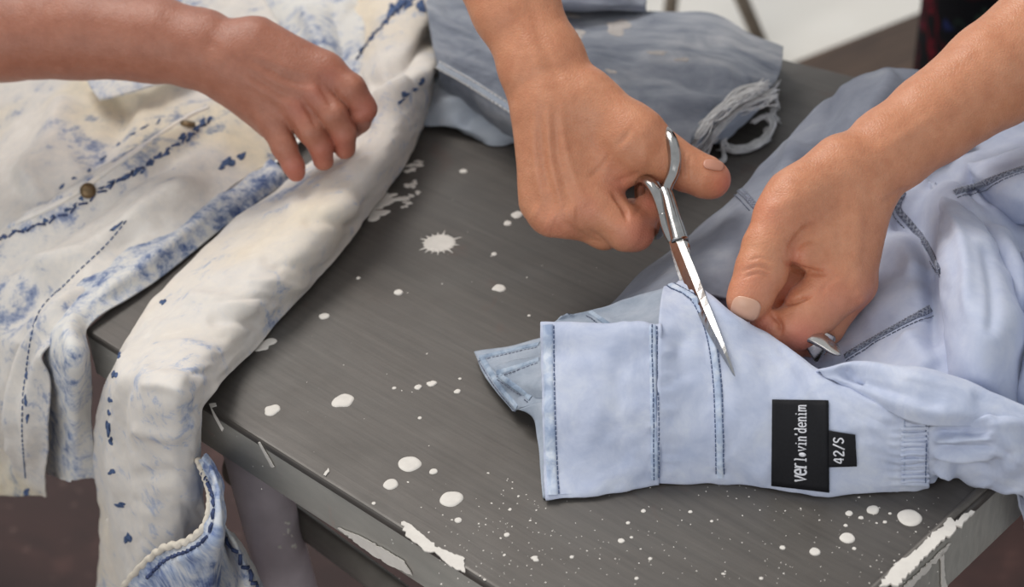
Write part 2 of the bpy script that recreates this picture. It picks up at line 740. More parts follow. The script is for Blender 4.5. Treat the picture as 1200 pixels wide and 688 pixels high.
def drop(px, py, w, spikes=0, seed=0, irr=.08, aspect=1.0, name='paint_drop'):
    """a dried drop of paint, w pixels wide in the photograph; round on the table"""
    r = np.random.default_rng(seed + 11)
    c = P(px, py)
    R = w / 2 * (np.linalg.norm(P(px + 1, py) - c))
    n = 40 if w > 12 else 16
    rad = np.ones(n)
    for k in range(2, 6):
        rad += irr / k * 1.5 * math.cos(0) * np.cos(k * np.linspace(0, 2 * np.pi, n, False) + r.uniform(0, 6))
    if spikes:
        n = spikes * 6
        an = np.linspace(0, 2 * np.pi, n, False)
        rad = np.ones(n) * .92
        for s in range(spikes):
            rad[s * 6] = r.uniform(.9, 1.0 + .012 * w)
            rad[s * 6 - 1] = .93
            rad[(s * 6 + 1) % n] = .93
    an = np.linspace(0, 2 * np.pi, n, False)
    h = min(.0007, R * .25)
    V = [c + (0, 0, h)]
    for f, z in ((.72, .98), (.93, .75), (1.0, .0)):
        for a, q in zip(an, rad):
            V.append(c + np.array([math.cos(a) * R * f * q * aspect, math.sin(a) * R * f * q, z * h + .00005]))
    Fc = [(0, 1 + i, 1 + (i + 1) % n) for i in range(n)]
    for k in range(2):
        Fc += [(1 + k * n + i, 1 + (k + 1) * n + i, 1 + (k + 1) * n + (i + 1) % n, 1 + k * n + (i + 1) % n) for i in range(n)]
    return V, Fc


DROPS = [(515, 285, 40, 19, .05), (480, 544, 27, 0, .05), (529, 585, 27, 0, .05), (402, 470, 25, 0, .10), (319, 481, 19, 0, .12),
         (458, 568, 18, 0, .05), (508, 553, 10, 0, .05), (537, 610, 9, 0, .04), (1066, 607, 29, 0, .03), (993, 631, 18, 0, .03),
         (1023, 598, 15, 0, .06), (955, 647, 13, 0, .04), (995, 602, 9, 0, .05), (917, 642, 7, 0, .05), (728, 634, 8, 0, .05),
         (670, 653, 5, 0, .05), (754, 599, 6, 0, .05), (736, 613, 5, 0, .05), (1009, 607, 6, 0, .1), (991, 616, 5, 0, .05),
         (1037, 612, 5, 0, .05), (1043, 602, 4, 0, .05), (1001, 643, 5, 0, .05), (380, 371, 12, 0, .06), (467, 343, 11, 0, .06),
         (585, 338, 15, 0, .12), (606, 252, 14, 0, .10), (595, 262, 10, 0, .10), (579, 298, 7, 0, .08), (490, 454, 9, 0, .10),
         (506, 450, 11, 0, .16), (536, 459, 8, 0, .10), (420, 326, 5, 0, .06), (543, 201, 9, 0, .1), (492, 490, 5, 0, .05),
         (462, 455, 5, 0, .05), (594, 627, 7, 0, .05), (438, 590, 5, 0, .05), (627, 655, 9, 0, .3), (310, 404, 22, 0, .35),
         (809, 600, 5, 0, .05), (834, 611, 4, 0, .05), (892, 678, 5, 0, .05),
         (740, 630, 4, 0, .05), (746, 678, 5, 0, .05), (762, 655, 5, 0, .05), (620, 370, 4, 0, .1), (539, 444, 4, 0, .1)]
for k, (px, py, w, sp, irr) in enumerate(DROPS):
    V, Fc = drop(px, py, w, sp, k, irr)
    mesh('paint_drop', V, Fc, mt_paint, TABLE)
sc = np.random.default_rng(9)
for k in range(34):
    big = k < 22
    px, py = (sc.normal(442, 13), sc.normal(237, 6)) if big else (sc.normal(481, 6), sc.normal(214, 13))
    V, Fc = drop(px, py, sc.uniform(4, 15 if big else 9), 0, 500 + k, .5, sc.uniform(1.0, 2.2))
    mesh('paint_scuff', V, Fc, mt_paint, TABLE)
mb = MB()
sp = np.random.default_rng(3)
for k in range(400):
    if k < 270:
        px, py = sp.uniform(560, 1100), sp.uniform(560, 688)
    elif k < 340:
        px, py = sp.normal(560, 40), sp.normal(640, 30)
    elif k < 375:
        px, py = sp.uniform(300, 700), sp.uniform(200, 600)
    else:
        a = sp.uniform(0, 1)
        px, py = 1040 + 80 * a + sp.normal(-8, 8), 674 - 70 * a + sp.normal(-4, 6)
    V, Fc = drop(px, py, min(4.5, .8 + sp.exponential(.6)), 0, k, .2)
    mb.add([V[0]] + V[-len(V) // 3:], [(0, 1 + i, 1 + (i + 1) % (len(V) // 3)) for i in range(len(V) // 3)])
o = mb.build('paint_specks', mt_paint, TABLE)
o['kind'] = 'stuff'


def smear(poly, fn, name, lift, n, jit=0.0, seed=1):
    """a thin patch of paint with the outline of a traced polygon on the table or its side"""
    r = np.random.default_rng(seed)
    pts = []
    m = len(poly)
    for i in range(m):
        a, b = np.array(poly[i], float), np.array(poly[(i + 1) % m], float)
        k = max(2, int(np.linalg.norm(b - a) / 3))
        for q in range(k):
            pts.append(a + (b - a) * q / k + r.normal(0, jit, 2))
    base = [fn(*p) for p in pts]
    mb = MB()
    mb.prism(base, [b + n * lift for b in base])
    return mb.build(name, mt_paint, TABLE, smooth=False)


Z = np.array([0, 0, 1.0])
smear([(470, 612), (480, 614), (512, 642), (544, 655), (545, 671), (528, 665), (512, 650), (498, 646), (476, 628)], lambda x, y: P(x, y, .0001), 'paint_smear', .0006, Z, .8)
smear([(1134, 602), (1143, 600), (1128, 616), (1092, 646), (1052, 688), (1030, 688), (1045, 668), (1052, 660), (1068, 652), (1088, 632), (1106, 616), (1112, 608), (1118, 612)], lambda x, y: P(x, y, .0010), 'paint_smear', .0012, Z, 1.3)
smear([(1108, 640), (1113, 636), (1106, 648), (1075, 680), (1066, 690), (1056, 690)], lambda x, y: PR(x, y, .0002), 'paint_smear', .0006, N_RIGHT, .8)
smear([(1101, 648), (1105, 645), (1106, 670), (1109, 690), (1103, 690), (1102, 665)], lambda x, y: PR(x, y, .0002), 'paint_run', .0006, N_RIGHT, .5)
smear([(396, 618), (420, 627), (450, 643), (474, 658), (484, 674), (455, 661), (430, 645)], lambda x, y: PN(x, y, .0002), 'paint_smear', .0006, N_NEAR, .5)
smear([(245, 474), (253, 473), (254, 476), (248, 478), (262, 503), (260, 506), (250, 488)], lambda x, y: P(x, y, .0001), 'paint_line', .0006, Z, .15)
smear([(303, 518), (305, 518), (322, 547), (319, 548)], lambda x, y: PN(x, y, .0002), 'paint_line', .0006, N_NEAR, .2)
smear([(379, 557), (385, 549), (386, 553), (382, 558)], lambda x, y: P(x, y, .0001), 'paint_smear', .0006, Z, .4)

# ------------------------------------------------------------------ metal stool out on the pale floor
mt_chair = plain('taupe_metal', srgb(128, 116, 102), .55, .2, .1)


def stool():
    root = empty('metal_stool', PF(880, 66), 'grey-brown metal stool whose legs stand on the pale floor at the back', 'stool')
    spots = []
    # two near legs placed where the photograph shows them, two more behind
    for px0, px1 in ((788, 782), (866, 888)):
        t = PD(px0, -10, 2.85)
        b = PD(px1, 40, 2.85)
        d = (b - t) / (t[2] - b[2])
        foot = t + d * t[2]
        top = t + (t - foot) / t[2] * (.46 - t[2])
        spots.append((top, foot))
    bk = np.array([-.36, .04, 0])
    spots += [(a + bk * .8, b + bk) for a, b in spots]
    for a, b in spots:
        b = np.array([b[0], b[1], -.004])
        mb = MB()
        mb.tube([a, (a + b) / 2, b], [.0125, .0122, .0118], 12)
        mb.build('leg', mt_chair, root)
        mb = MB()
        mb.tube([b + (0, 0, .014), b], [.0145, .0145], 12)
        mb.build('foot_cap', mt_chair, root)
    ts = [q[0] for q in spots]
    cc = sum(ts) / 4
    pts = [cc + (q - cc) * 1.12 for q in (ts[0], ts[1], ts[3], ts[2])]
    slab('seat', pts, .455, .475, mt_chair, root, bevel=.006)


stool()

# ------------------------------------------------------------------ bodies: distance fields turned into one surface
class Field:
    def __init__(self, lo, hi, step):
        self.lo, self.step = np.array(lo, float), float(step)
        self.n = tuple(int(math.ceil((h - l) / step)) + 1 for l, h in zip(lo, hi))

    def new(self):
        return np.full(self.n, 1e3, np.float32)

    def block(self, lo, hi):
        a = np.clip(np.floor((np.array(lo) - self.lo) / self.step).astype(int), 0, np.array(self.n))
        b = np.clip(np.ceil((np.array(hi) - self.lo) / self.step).astype(int) + 1, 0, np.array(self.n))
        ax = [(self.lo[i] + np.arange(a[i], b[i]) * self.step).astype(np.float32) for i in range(3)]
        return tuple(slice(a[i], b[i]) for i in range(3)), ax

    def cone(self, D, a, b, ra, rb, k=0.0, squash=None):
        """smooth union with a tapering limb; squash = (direction, factor) flattens it"""
        a, b = np.array(a, np.float32), np.array(b, np.float32)
        R = max(ra, rb) * (max(1, squash[1]) if squash else 1)
        m = R + k + 3 * self.step
        sl, ax = self.block(np.minimum(a, b) - m, np.maximum(a, b) + m)
        if any(s.stop <= s.start for s in sl):
            return D
        X, Y, Zz = ax[0][:, None, None], ax[1][None, :, None], ax[2][None, None, :]
        ba = b - a
        t = ((X - a[0]) * ba[0] + (Y - a[1]) * ba[1] + (Zz - a[2]) * ba[2]) / (ba @ ba + 1e-9)
        t = np.clip(t, 0, 1)
        q = [X - a[0] - t * ba[0], Y - a[1] - t * ba[1], Zz - a[2] - t * ba[2]]
        if squash:
            n = np.array(squash[0], np.float32)
            n /= np.linalg.norm(n)
            c = q[0] * n[0] + q[1] * n[1] + q[2] * n[2]
            g = 1 / squash[1] - 1
            q = [q[i] + c * n[i] * g for i in range(3)]
        d = np.sqrt(q[0] ** 2 + q[1] ** 2 + q[2] ** 2) - (ra + (rb - ra) * t)
        D[sl] = self.smin(D[sl], d, k)
        return D

    @staticmethod
    def smin(a, b, k):
        if k <= 0:
            return np.minimum(a, b)
        h = np.maximum(k - np.abs(a - b), 0) / k
        return np.minimum(a, b) - h * h * k * .25

    def chain(self, D, pts, k=0.0, squash=None):
        for p, q in zip(pts[:-1], pts[1:]):
            self.cone(D, p[:3], q[:3], p[3], q[3], k, squash)
        return D

    def surface(self, D):
        ins = D < 0
        nx, ny, nz = D.shape
        cnt = np.zeros((nx - 1, ny - 1, nz - 1), np.int8)
        offs = [(i, j, k) for i in (0, 1) for j in (0, 1) for k in (0, 1)]
        for i, j, k in offs:
            cnt += ins[i:nx - 1 + i, j:ny - 1 + j, k:nz - 1 + k]
        act = (cnt > 0) & (cnt < 8)
        I = np.argwhere(act)
        ids = np.full(act.shape, -1, np.int64)
        ids[act] = np.arange(len(I))
        val = {o: D[I[:, 0] + o[0], I[:, 1] + o[1], I[:, 2] + o[2]].astype(float) for o in offs}
        S = np.zeros((len(I), 3))
        c = np.zeros(len(I))
        for a in offs:
            for d in range(3):
                if a[d]:
                    continue
                b = list(a)
                b[d] = 1
                va, vb = val[a], val[tuple(b)]
                m = (va < 0) != (vb < 0)
                t = np.where(m, va / np.where(m, va - vb, 1), 0)
                pt = np.tile(np.array(a, float), (len(I), 1))
                pt[:, d] += t
                S += pt * m[:, None]
                c += m
        V = self.lo + (I + S / c[:, None]) * self.step
        Fc = []
        for d in range(3):
            e, f = [(1, 2), (2, 0), (0, 1)][d]
            A = np.moveaxis(ins, d, 0)
            ch = np.argwhere(ins.take(range(D.shape[d] - 1), d) != ins.take(range(1, D.shape[d]), d))
            ch = ch[(ch[:, e] > 0) & (ch[:, f] > 0) & (ch[:, e] < D.shape[e] - 1) & (ch[:, f] < D.shape[f] - 1)]
            s = ins[ch[:, 0], ch[:, 1], ch[:, 2]]
            q = []
            for de, df in ((-1, -1), (0, -1), (0, 0), (-1, 0)):
                w = ch.copy()
                w[:, e] += de
                w[:, f] += df
                q.append(ids[w[:, 0], w[:, 1], w[:, 2]])
            q = np.stack(q, -1)
            q[~s] = q[~s][:, ::-1]
            Fc.append(q)
        return V, np.concatenate(Fc)


def relax(V, Fc, it=2, lam=.5):
    """light smoothing of a quad surface"""
    E = np.concatenate([Fc[:, [0, 1]], Fc[:, [1, 2]], Fc[:, [2, 3]], Fc[:, [3, 0]]])
    for _ in range(it):
        S = np.zeros_like(V)
        c = np.zeros(len(V))
        for a, b in ((0, 1), (1, 0)):
            for d in range(3):
                S[:, d] += np.bincount(E[:, a], V[E[:, b], d], len(V))
            c += np.bincount(E[:, a], minlength=len(V))
        V = V + lam * (S / np.maximum(c, 1)[:, None] - V)
    return V


def vnormals(V, Fc):
    n = np.cross(V[Fc[:, 2]] - V[Fc[:, 0]], V[Fc[:, 3]] - V[Fc[:, 1]])
    N = np.zeros_like(V)
    for k in range(4):
        for d in range(3):
            N[:, d] += np.bincount(Fc[:, k], n[:, d], len(V))
    return N / (np.linalg.norm(N, axis=1, keepdims=True) + 1e-12)


def sculpt(V, Fc, marks):
    """creases (negative) and tendons (positive): (polyline of x, y or x, y, z; width; amount), on the side facing the lens"""
    N = vnormals(V, Fc)
    D = np.zeros(len(V))
    for poly, w, amt in marks:
        pl = np.asarray(poly, float)
        d, t = seg_dist(V[:, :2], spline(pl, 20) if len(pl) > 2 else pl)
        e = np.clip(np.minimum(t, 1 - t) / .25, 0, 1)
        D += amt * np.exp(-(d / w) ** 2) * (.25 + .75 * e) * np.clip(-N[:, 2] * 1.5 + .35, 0, 1)
    D += .55 * fbm(V * .045, 2)
    return V + N * D[:, None]


def hand_world(V, d0):
    """pixel-scaled hand space (x, y in pixels, z away from the lens in pixels) to metres"""
    d = d0 * (1 + V[:, 2] / F)
    x, y = (V[:, 0] - 600) / F, (V[:, 1] - 344) / F
    return CAM + (FW + x[:, None] * RT - y[:, None] * UP) * d[:, None]


def hp(x, y, z, d0):
    return hand_world(np.array([[x, y, z]], float), d0)[0]


def m_skin(name, c0, c1, c2, flush):
    t = NT(name)
    co = t.coords()
    n1 = t.noise(co, 70, 6, .7)
    n2 = t.noise(co, 260, 3, .6)
    col = t.ramp(n1, [(.15, c0), (.5, c1), (.9, c2)])
    col = t.mix(.16, col, t.ramp(n2, [(.35, (.72, .66, .62)), (.65, (1.1, 1.1, 1.1))]), 'MULTIPLY')
    at = t.n('ShaderNodeAttribute', attribute_name='flush')
    col = t.mix(at.outputs['Fac'], col, flush)
    vo = t.n('ShaderNodeTexVoronoi', feature='DISTANCE_TO_EDGE')
    vo.inputs['Scale'].default_value = 520
    t.l(co, vo.inputs['Vector'])
    cell = t.ramp(vo.outputs['Distance'], [(0, (0, 0, 0)), (.25, (1, 1, 1))])
    nrm = t.bump(cell, .35, .0003, t.bump(n2, .30, .0009))
    t.b.inputs['Subsurface Weight'].default_value = .12
    t.b.inputs['Subsurface Radius'].default_value = (.006, .002, .001)
    t.b.inputs['Subsurface Scale'].default_value = 1.0
    return t.out(col, .42, nrm, 0, .42)


skin_a = m_skin('tan_skin', srgb(186, 120, 88), srgb(204, 140, 106), srgb(215, 155, 122), srgb(214, 128, 110))
skin_b = m_skin('pinkish_skin', srgb(150, 94, 74), srgb(168, 110, 88), srgb(182, 126, 104), srgb(184, 100, 86))
mt_nail = plain('fingernail', srgb(222, 174, 148), .32, 0, .04, 80, .5)


mt_nail2 = plain('fingernail_tan', srgb(208, 150, 126), .38, 0, .05, 80, .5)


def set_flush(o, V, spots):
    a = np.zeros(len(V), np.float32)
    for x, y, z, r, s in spots:
        d = np.linalg.norm((V - np.array([x, y, z])) / np.array([1, 1, 1.6]), axis=1)
        a = np.maximum(a, s * np.exp(-(d / r) ** 2))
    return a


def assemble(name, chunks, mat, parent):
    """several overlapping pieces of one body in one mesh; each chunk = (world verts, quads, flush)"""
    V = np.concatenate([c[0] for c in chunks])
    off = np.cumsum([0] + [len(c[0]) for c in chunks[:-1]])
    Fc = np.concatenate([c[1] + o for c, o in zip(chunks, off)])
    o = fast_mesh(name, V, Fc, mat, parent)
    at = o.data.attributes.new('flush', 'FLOAT', 'POINT')
    at.data.foreach_set('value', np.concatenate([c[2] for c in chunks]).astype(np.float32))
    return o


def nail(poly_c, axis, half_len, half_wid, keys, parent, name='fingernail', lift=.0004, mat=None):
    """a fingernail laid on the fingertip: centre and axis in pixels"""
    ax = np.array(axis, float)
    ax /= np.linalg.norm(ax)
    sd = np.array([-ax[1], ax[0]])
    c = np.array(poly_c, float)
    n, V, ok = 15, [], True
    for i in range(n):
        for j in range(n):
            a, b = 2 * i / (n - 1) - 1, 2 * j / (n - 1) - 1
            # rounded square to a nail outline
            s = (abs(a) ** 3 + abs(b) ** 3) ** (1 / 3)
            m = max(abs(a), abs(b))
            k = m / s if s > 0 else 1
            q = c + ax * a * k * half_len + sd * b * k * half_wid
            h = on(keys, q[0], q[1])
            if h is None:
                return None
            V.append(h[0] + h[1] * (lift + .0005 * (1 - m ** 4)))
    V = np.array(V)
    G = V.reshape(n, n, 3)
    for _ in range(4):
        G[1:-1, 1:-1] = (G[:-2, 1:-1] + G[2:, 1:-1] + G[1:-1, :-2] + G[1:-1, 2:]) / 4
    Q = grid_faces(n, n)
    o = mesh(name, G.reshape(-1, 3), Q, mat or mt_nail, parent)
    m = o.modifiers.new('thickness', 'SOLIDIFY')
    m.thickness = .0006
    m.offset = -1
    return o


# =================================================== hand with the scissors (right hand of the person in the dark dress)
D_SC = .985
fl = Field((500, -130, -80), (880, 312, 150), 1.9)
palm = fl.new()
fz = (0, 0, 1)
fl.chain(palm, [(520, -180, 108, 58), (566, -70, 80, 56), (605, 10, 52, 50), (638, 78, 30, 45)], 14, (fz, .86))
fl.chain(palm, [(638, 78, 30, 45), (655, 118, 20, 44)], 30, (fz, .85))
# back of the hand to the knuckles
for x, y, z, r in ((688, 236, 4, 28), (668, 249, 2, 27), (647, 251, 10, 25), (634, 240, 24, 21)):
    fl.cone(palm, (652, 122, 18), (x, y, z), 40, r, 16, (fz, .9))
fl.cone(palm, (622, 84, 32), (632, 225, 26), 22, 18, 26)
fl.cone(palm, (690, 130, 20), (712, 205, 20), 36, 26, 20)
# thumb root
fl.chain(palm, [(690, 112, 8, 30), (744, 162, -6, 34), (752, 170, -6, 33)], 22)
fl.chain(palm, [(744, 164, -6, 33), (778, 183, -4, 28.5), (790, 190, -4, 26), (806, 199, -4, 25.5), (828, 208, -4, 24.5), (835, 211, -4, 21.5)], 7)
fl.cone(palm, (716, 190, 8), (735, 196, 8), 26, 20, 18)
fingers = []
f = fl.new()     # index
fl.chain(f, [(694, 234, 4, 27), (735, 268, 0, 26.5), (744, 271, 6, 23)], 6)
fl.chain(f, [(744, 270, 6, 22), (759, 243, 16, 16.5), (762, 233, 22, 14)], 7)
fingers.append((f, 15))
f = fl.new()     # middle, mostly behind the index finger
fl.chain(f, [(664, 249, 10, 25), (708, 270, 24, 22), (722, 268, 32, 20)], 6)
fl.chain(f, [(722, 268, 32, 20), (762, 262, 44, 16), (772, 252, 48, 14)], 7)
fingers.append((f, 13))
f = fl.new()     # ring finger
fl.chain(f, [(646, 251, 18, 23), (684, 262, 48, 19), (720, 255, 58, 17), (740, 246, 56, 14)], 6)
fingers.append((f, 13))
f = fl.new()     # little finger
fl.chain(f, [(634, 240, 32, 20), (668, 246, 64, 16.5), (700, 240, 74, 14.5), (716, 232, 72, 12.5)], 6)
fingers.append((f, 12))
D = palm.copy()
for f, k in fingers:
    D = np.minimum(D, Field.smin(palm, f, k))
V, Fc = fl.surface(D)
V = relax(V, Fc, 2)
V = sculpt(V, Fc, [
    ([(657, 122), (664, 180), (684, 234)], 5, 2.2), ([(642, 122), (646, 185), (660, 248)], 5, 2.6), ([(626, 130), (627, 190), (638, 244)], 5, 2.2), ([(662, 252), (676, 252)], 12, 2.6), ([(640, 258), (650, 262)], 10, 2.4), ([(624, 246), (632, 250)], 9, 1.8), ([(690, 240), (710, 258), (728, 268)], 10, 1.4), ([(664, 262), (690, 280), (712, 286)], 4, -2.6),
    ([(650, 140), (654, 190), (670, 238)], 5, -2.0), ([(633, 140), (636, 190), (648, 242)], 5, -1.8),
    ([(612, -20), (640, 60), (660, 110)], 7, -2.0), ([(575, -30), (622, 60), (638, 110)], 8, 1.6),
    ([(718, 226), (730, 242), (735, 258)], 3.2, -5.5), ([(757, 226), (752, 240), (744, 252)], 3.5, -1.6),
    ([(690, 209), (704, 196), (714, 181)], 3.5, -1.8), ([(722, 172), (734, 160), (740, 150)], 3.5, -1.8),
    ([(797, 178), (794, 192), (798, 210)], 1.8, -2.6), ([(803, 179), (801, 193), (804, 211)], 1.8, -2.6), ([(809, 183), (807, 196), (810, 212)], 1.8, -2.2),
    ([(750, 150), (757, 176), (754, 200)], 5, 1.2), ([(720, 214), (738, 208), (752, 202)], 4, -1.8),
    ([(745, 146), (770, 160), (788, 172)], 7, .8)])
flu = set_flush(None, V, [(848, 214, -8, 17, .75), (752, 272, -10, 26, .6), (762, 236, 0, 16, .6), (690, 246, -24, 18, .25), (650, 272, -10, 24, .3), (725, 215, 0, 20, .4),
                          (800, 235, 0, 20, .35)])
HW1 = hand_world(V, D_SC)
chunk_r = (HW1, Fc, flu)
BV['hand_scissors'] = [BVHTree.FromPolygons([Vector(x) for x in HW1], [tuple(map(int, q)) for q in Fc])]

# =================================================== left hand of the same person, pinching the cloth
D_LH = .922
fl = Field((840, -40, -90), (1290, 430, 190), 2.0)
palm = fl.new()
ln = (.35, .65, .6)
fl.chain(palm, [(1330, -30, 150, 74), (1240, 32, 116, 70), (1165, 88, 88, 62), (1095, 138, 62, 53), (1040, 178, 40, 48)], 10)
fl.chain(palm, [(1040, 178, 40, 47), (1012, 204, 26, 44)], 18)
# back of the hand towards the knuckles
for x, y, z, r in ((984, 326, 0, 30), (1000, 330, 22, 27), (992, 312, 44, 25), (976, 296, 60, 22)):
    fl.cone(palm, (1008, 212, 30), (x, y, z), 40, r, 16)
fl.cone(palm, (1000, 212, 20), (968, 282, 10), 44, 40, 18)
# thumb root and thumb
fl.chain(palm, [(986, 196, 12, 38), (934, 236, -10, 36), (917, 256, -16, 33.5)], 20)
fl.chain(palm, [(917, 256, -16, 33), (901, 290, -24, 30.5), (892, 318, -30, 30.5), (880, 345, -36, 26.5), (876, 353, -38, 24)], 7)
fl.cone(palm, (948, 262, 0), (940, 282, 0), 24, 14, 16)
fl.chain(palm, [(930, 293, -14, 9), (946, 300, -20, 15), (972, 304, -14, 18)], 9)
fingers = []
f = fl.new()     # index
fl.chain(f, [(985, 332, 0, 35), (952, 362, -12, 33), (936, 381, -16, 28)], 6)
fl.chain(f, [(936, 382, -16, 27), (911, 385, -14, 20.5), (894, 379, -14, 14.5)], 8)
fingers.append((f, 15))
fl.chain(palm, [(968, 280, 34, 30), (930, 330, 36, 24), (915, 350, 40, 18)], 10)     # inside of the palm
f = fl.new()     # middle
fl.chain(f, [(1000, 334, 26, 26), (968, 384, 18, 21), (955, 398, 14, 19)], 6)
fl.chain(f, [(955, 398, 14, 19), (930, 402, 10, 16), (910, 398, 6, 13)], 8)
fingers.append((f, 12))
f = fl.new()     # ring finger
fl.chain(f, [(992, 318, 48, 24), (966, 372, 46, 20), (948, 392, 40, 17), (925, 396, 34, 14)], 6)
fingers.append((f, 12))
f = fl.new()     # little finger
fl.chain(f, [(976, 298, 64, 21), (952, 350, 66, 17), (934, 372, 60, 15), (916, 380, 54, 12)], 6)
fingers.append((f, 12))
D = palm.copy()
for f, k in fingers:
    D = np.minimum(D, Field.smin(palm, f, k))
V, Fc = fl.surface(D)
V = relax(V, Fc, 2)
V = sculpt(V, Fc, [
    ([(918, 306), (940, 317), (972, 321)], 3.4, -5.5), ([(924, 298), (934, 280), (954, 264)], 5, -3.6), ([(936, 296), (950, 290), (966, 284)], 8, 1.6),
    ([(914, 356), (932, 353), (952, 345)], 3.2, -6.5), ([(904, 366), (913, 379), (914, 394)], 3.2, -6.5),
    ([(870, 318), (888, 312), (908, 318)], 2, -2.2), ([(872, 325), (888, 320), (906, 326)], 2, -2.2), ([(876, 306), (890, 302), (906, 307)], 2, -1.5),
    ([(902, 250), (922, 236), (944, 230)], 9, 1.4), ([(1030, 250), (1018, 215), (1000, 180)], 6, -1.4),
    ([(1035, 240), (1052, 228), (1070, 222)], 5, -2.2), ([(1110, 120), (1060, 158), (1010, 186)], 8, 1.4),
    ([(1005, 225), (1006, 280), (1002, 330)], 6, 1.4), ([(985, 230), (984, 280), (985, 310)], 6, -1.2),
    ([(945, 262), (938, 280), (925, 298)], 5, -2.0), ([(1000, 340), (1010, 348), (1006, 358)], 6, 2.8), ([(1008, 300), (1000, 322), (985, 338)], 7, -1.4), ([(960, 345), (972, 330), (985, 322)], 3, -1.6)])
flu = set_flush(None, V, [(940, 400, -30, 30, .75), (895, 382, -20, 18, .7), (930, 300, -20, 16, .5), (880, 335, -40, 26, .35), (1008, 350, 10, 26, .45),
                          (970, 350, -20, 30, .35), (925, 345, 0, 18, .6), (900, 250, -30, 26, .25)])
HW2 = hand_world(V, D_LH)
chunk_l = (HW2, Fc, flu)
BV['hand_pinching'] = [BVHTree.FromPolygons([Vector(x) for x in HW2], [tuple(map(int, q)) for q in Fc])]

# =================================================== right hand of the person at the left, gripping the bleached cloth
D_LP = 1.075
fl = Field((-60, -80, -80), (460, 240, 190), 2.0)
palm = fl.new()
fl.chain(palm, [(-110, 38, 118, 60), (0, 38, 88, 57), (90, 37, 66, 55), (180, 46, 46, 50), (236, 58, 34, 44)], 10)
fl.chain(palm, [(236, 58, 34, 44), (266, 72, 26, 41)], 18)
for x, y, z, r in ((382, 84, 4, 21), (365, 104, 0, 21), (344, 122, 2, 20), (320, 140, 10, 19)):
    fl.cone(palm, (270, 72, 26), (x, y, z), 39, r, 14)
fl.cone(palm, (280, 96, 40), (320, 140, 34), 32, 24, 16)
fl.cone(palm, (300, 52, 20), (366, 78, 12), 34, 22, 18)
fl.chain(palm, [(290, 90, 50, 30), (350, 130, 66, 24), (392, 152, 66, 19)], 12)     # thumb underneath
fingers = []
for pts, k in (([(382, 84, 4, 21), (411, 104, -6, 18), (427, 128, 0, 15.5)], 9),
               ([(365, 104, 0, 21), (390, 134, -10, 17), (403, 156, -2, 14.5), (404, 174, 12, 13)], 9),
               ([(344, 122, 2, 20), (363, 152, -8, 16.5), (376, 172, 0, 14), (379, 188, 12, 12.5)], 9),
               ([(320, 140, 10, 19), (333, 172, 2, 15), (344, 194, 4, 12.5), (347, 202, 10, 11)], 9)):
    f = fl.new()
    fl.chain(f, pts[:2], 4)
    fl.chain(f, pts[1:], 5)
    fingers.append((f, k))
f = fl.new()
fl.chain(f, [(424, 130, 2, 16.5), (420, 142, 22, 14.5), (414, 150, 34, 13)], 5)
fingers.append((f, 5))
D = palm.copy()
for f, k in fingers:
    D = np.minimum(D, Field.smin(palm, f, k))
V, Fc = fl.surface(D)
V = relax(V, Fc, 2)
V = sculpt(V, Fc, [
    ([(290, 62), (340, 80), (380, 88)], 6, 1.6), ([(288, 76), (330, 98), (364, 110)], 6, 1.8), ([(284, 92), (318, 112), (344, 128)], 6, 1.8),
    ([(300, 74), (340, 94), (372, 100)], 5, -1.6), ([(296, 88), (326, 108), (352, 120)], 5, -1.6),
    ([(372, 96), (382, 112), (392, 130)], 4, -2.6), ([(354, 118), (364, 134), (372, 152)], 4, -2.4), ([(334, 138), (344, 152), (352, 170)], 4, -2.4),
    ([(364, 100), (374, 112), (382, 120)], 8, 1.0), ([(240, 40), (262, 70), (262, 98)], 7, -1.4)])
flu = set_flush(None, V, [(428, 130, 0, 22, .5), (398, 168, 0, 18, .5), (376, 180, 0, 18, .5), (346, 198, 4, 18, .6), (386, 90, -16, 16, .25), (370, 110, -20, 16, .3), (350, 128, -18, 16, .3)])
HW3 = hand_world(V, D_LP)
chunk_p2 = (HW3, Fc, flu)
BV['hand_gripping'] = [BVHTree.FromPolygons([Vector(x) for x in HW3], [tuple(map(int, q)) for q in Fc])]


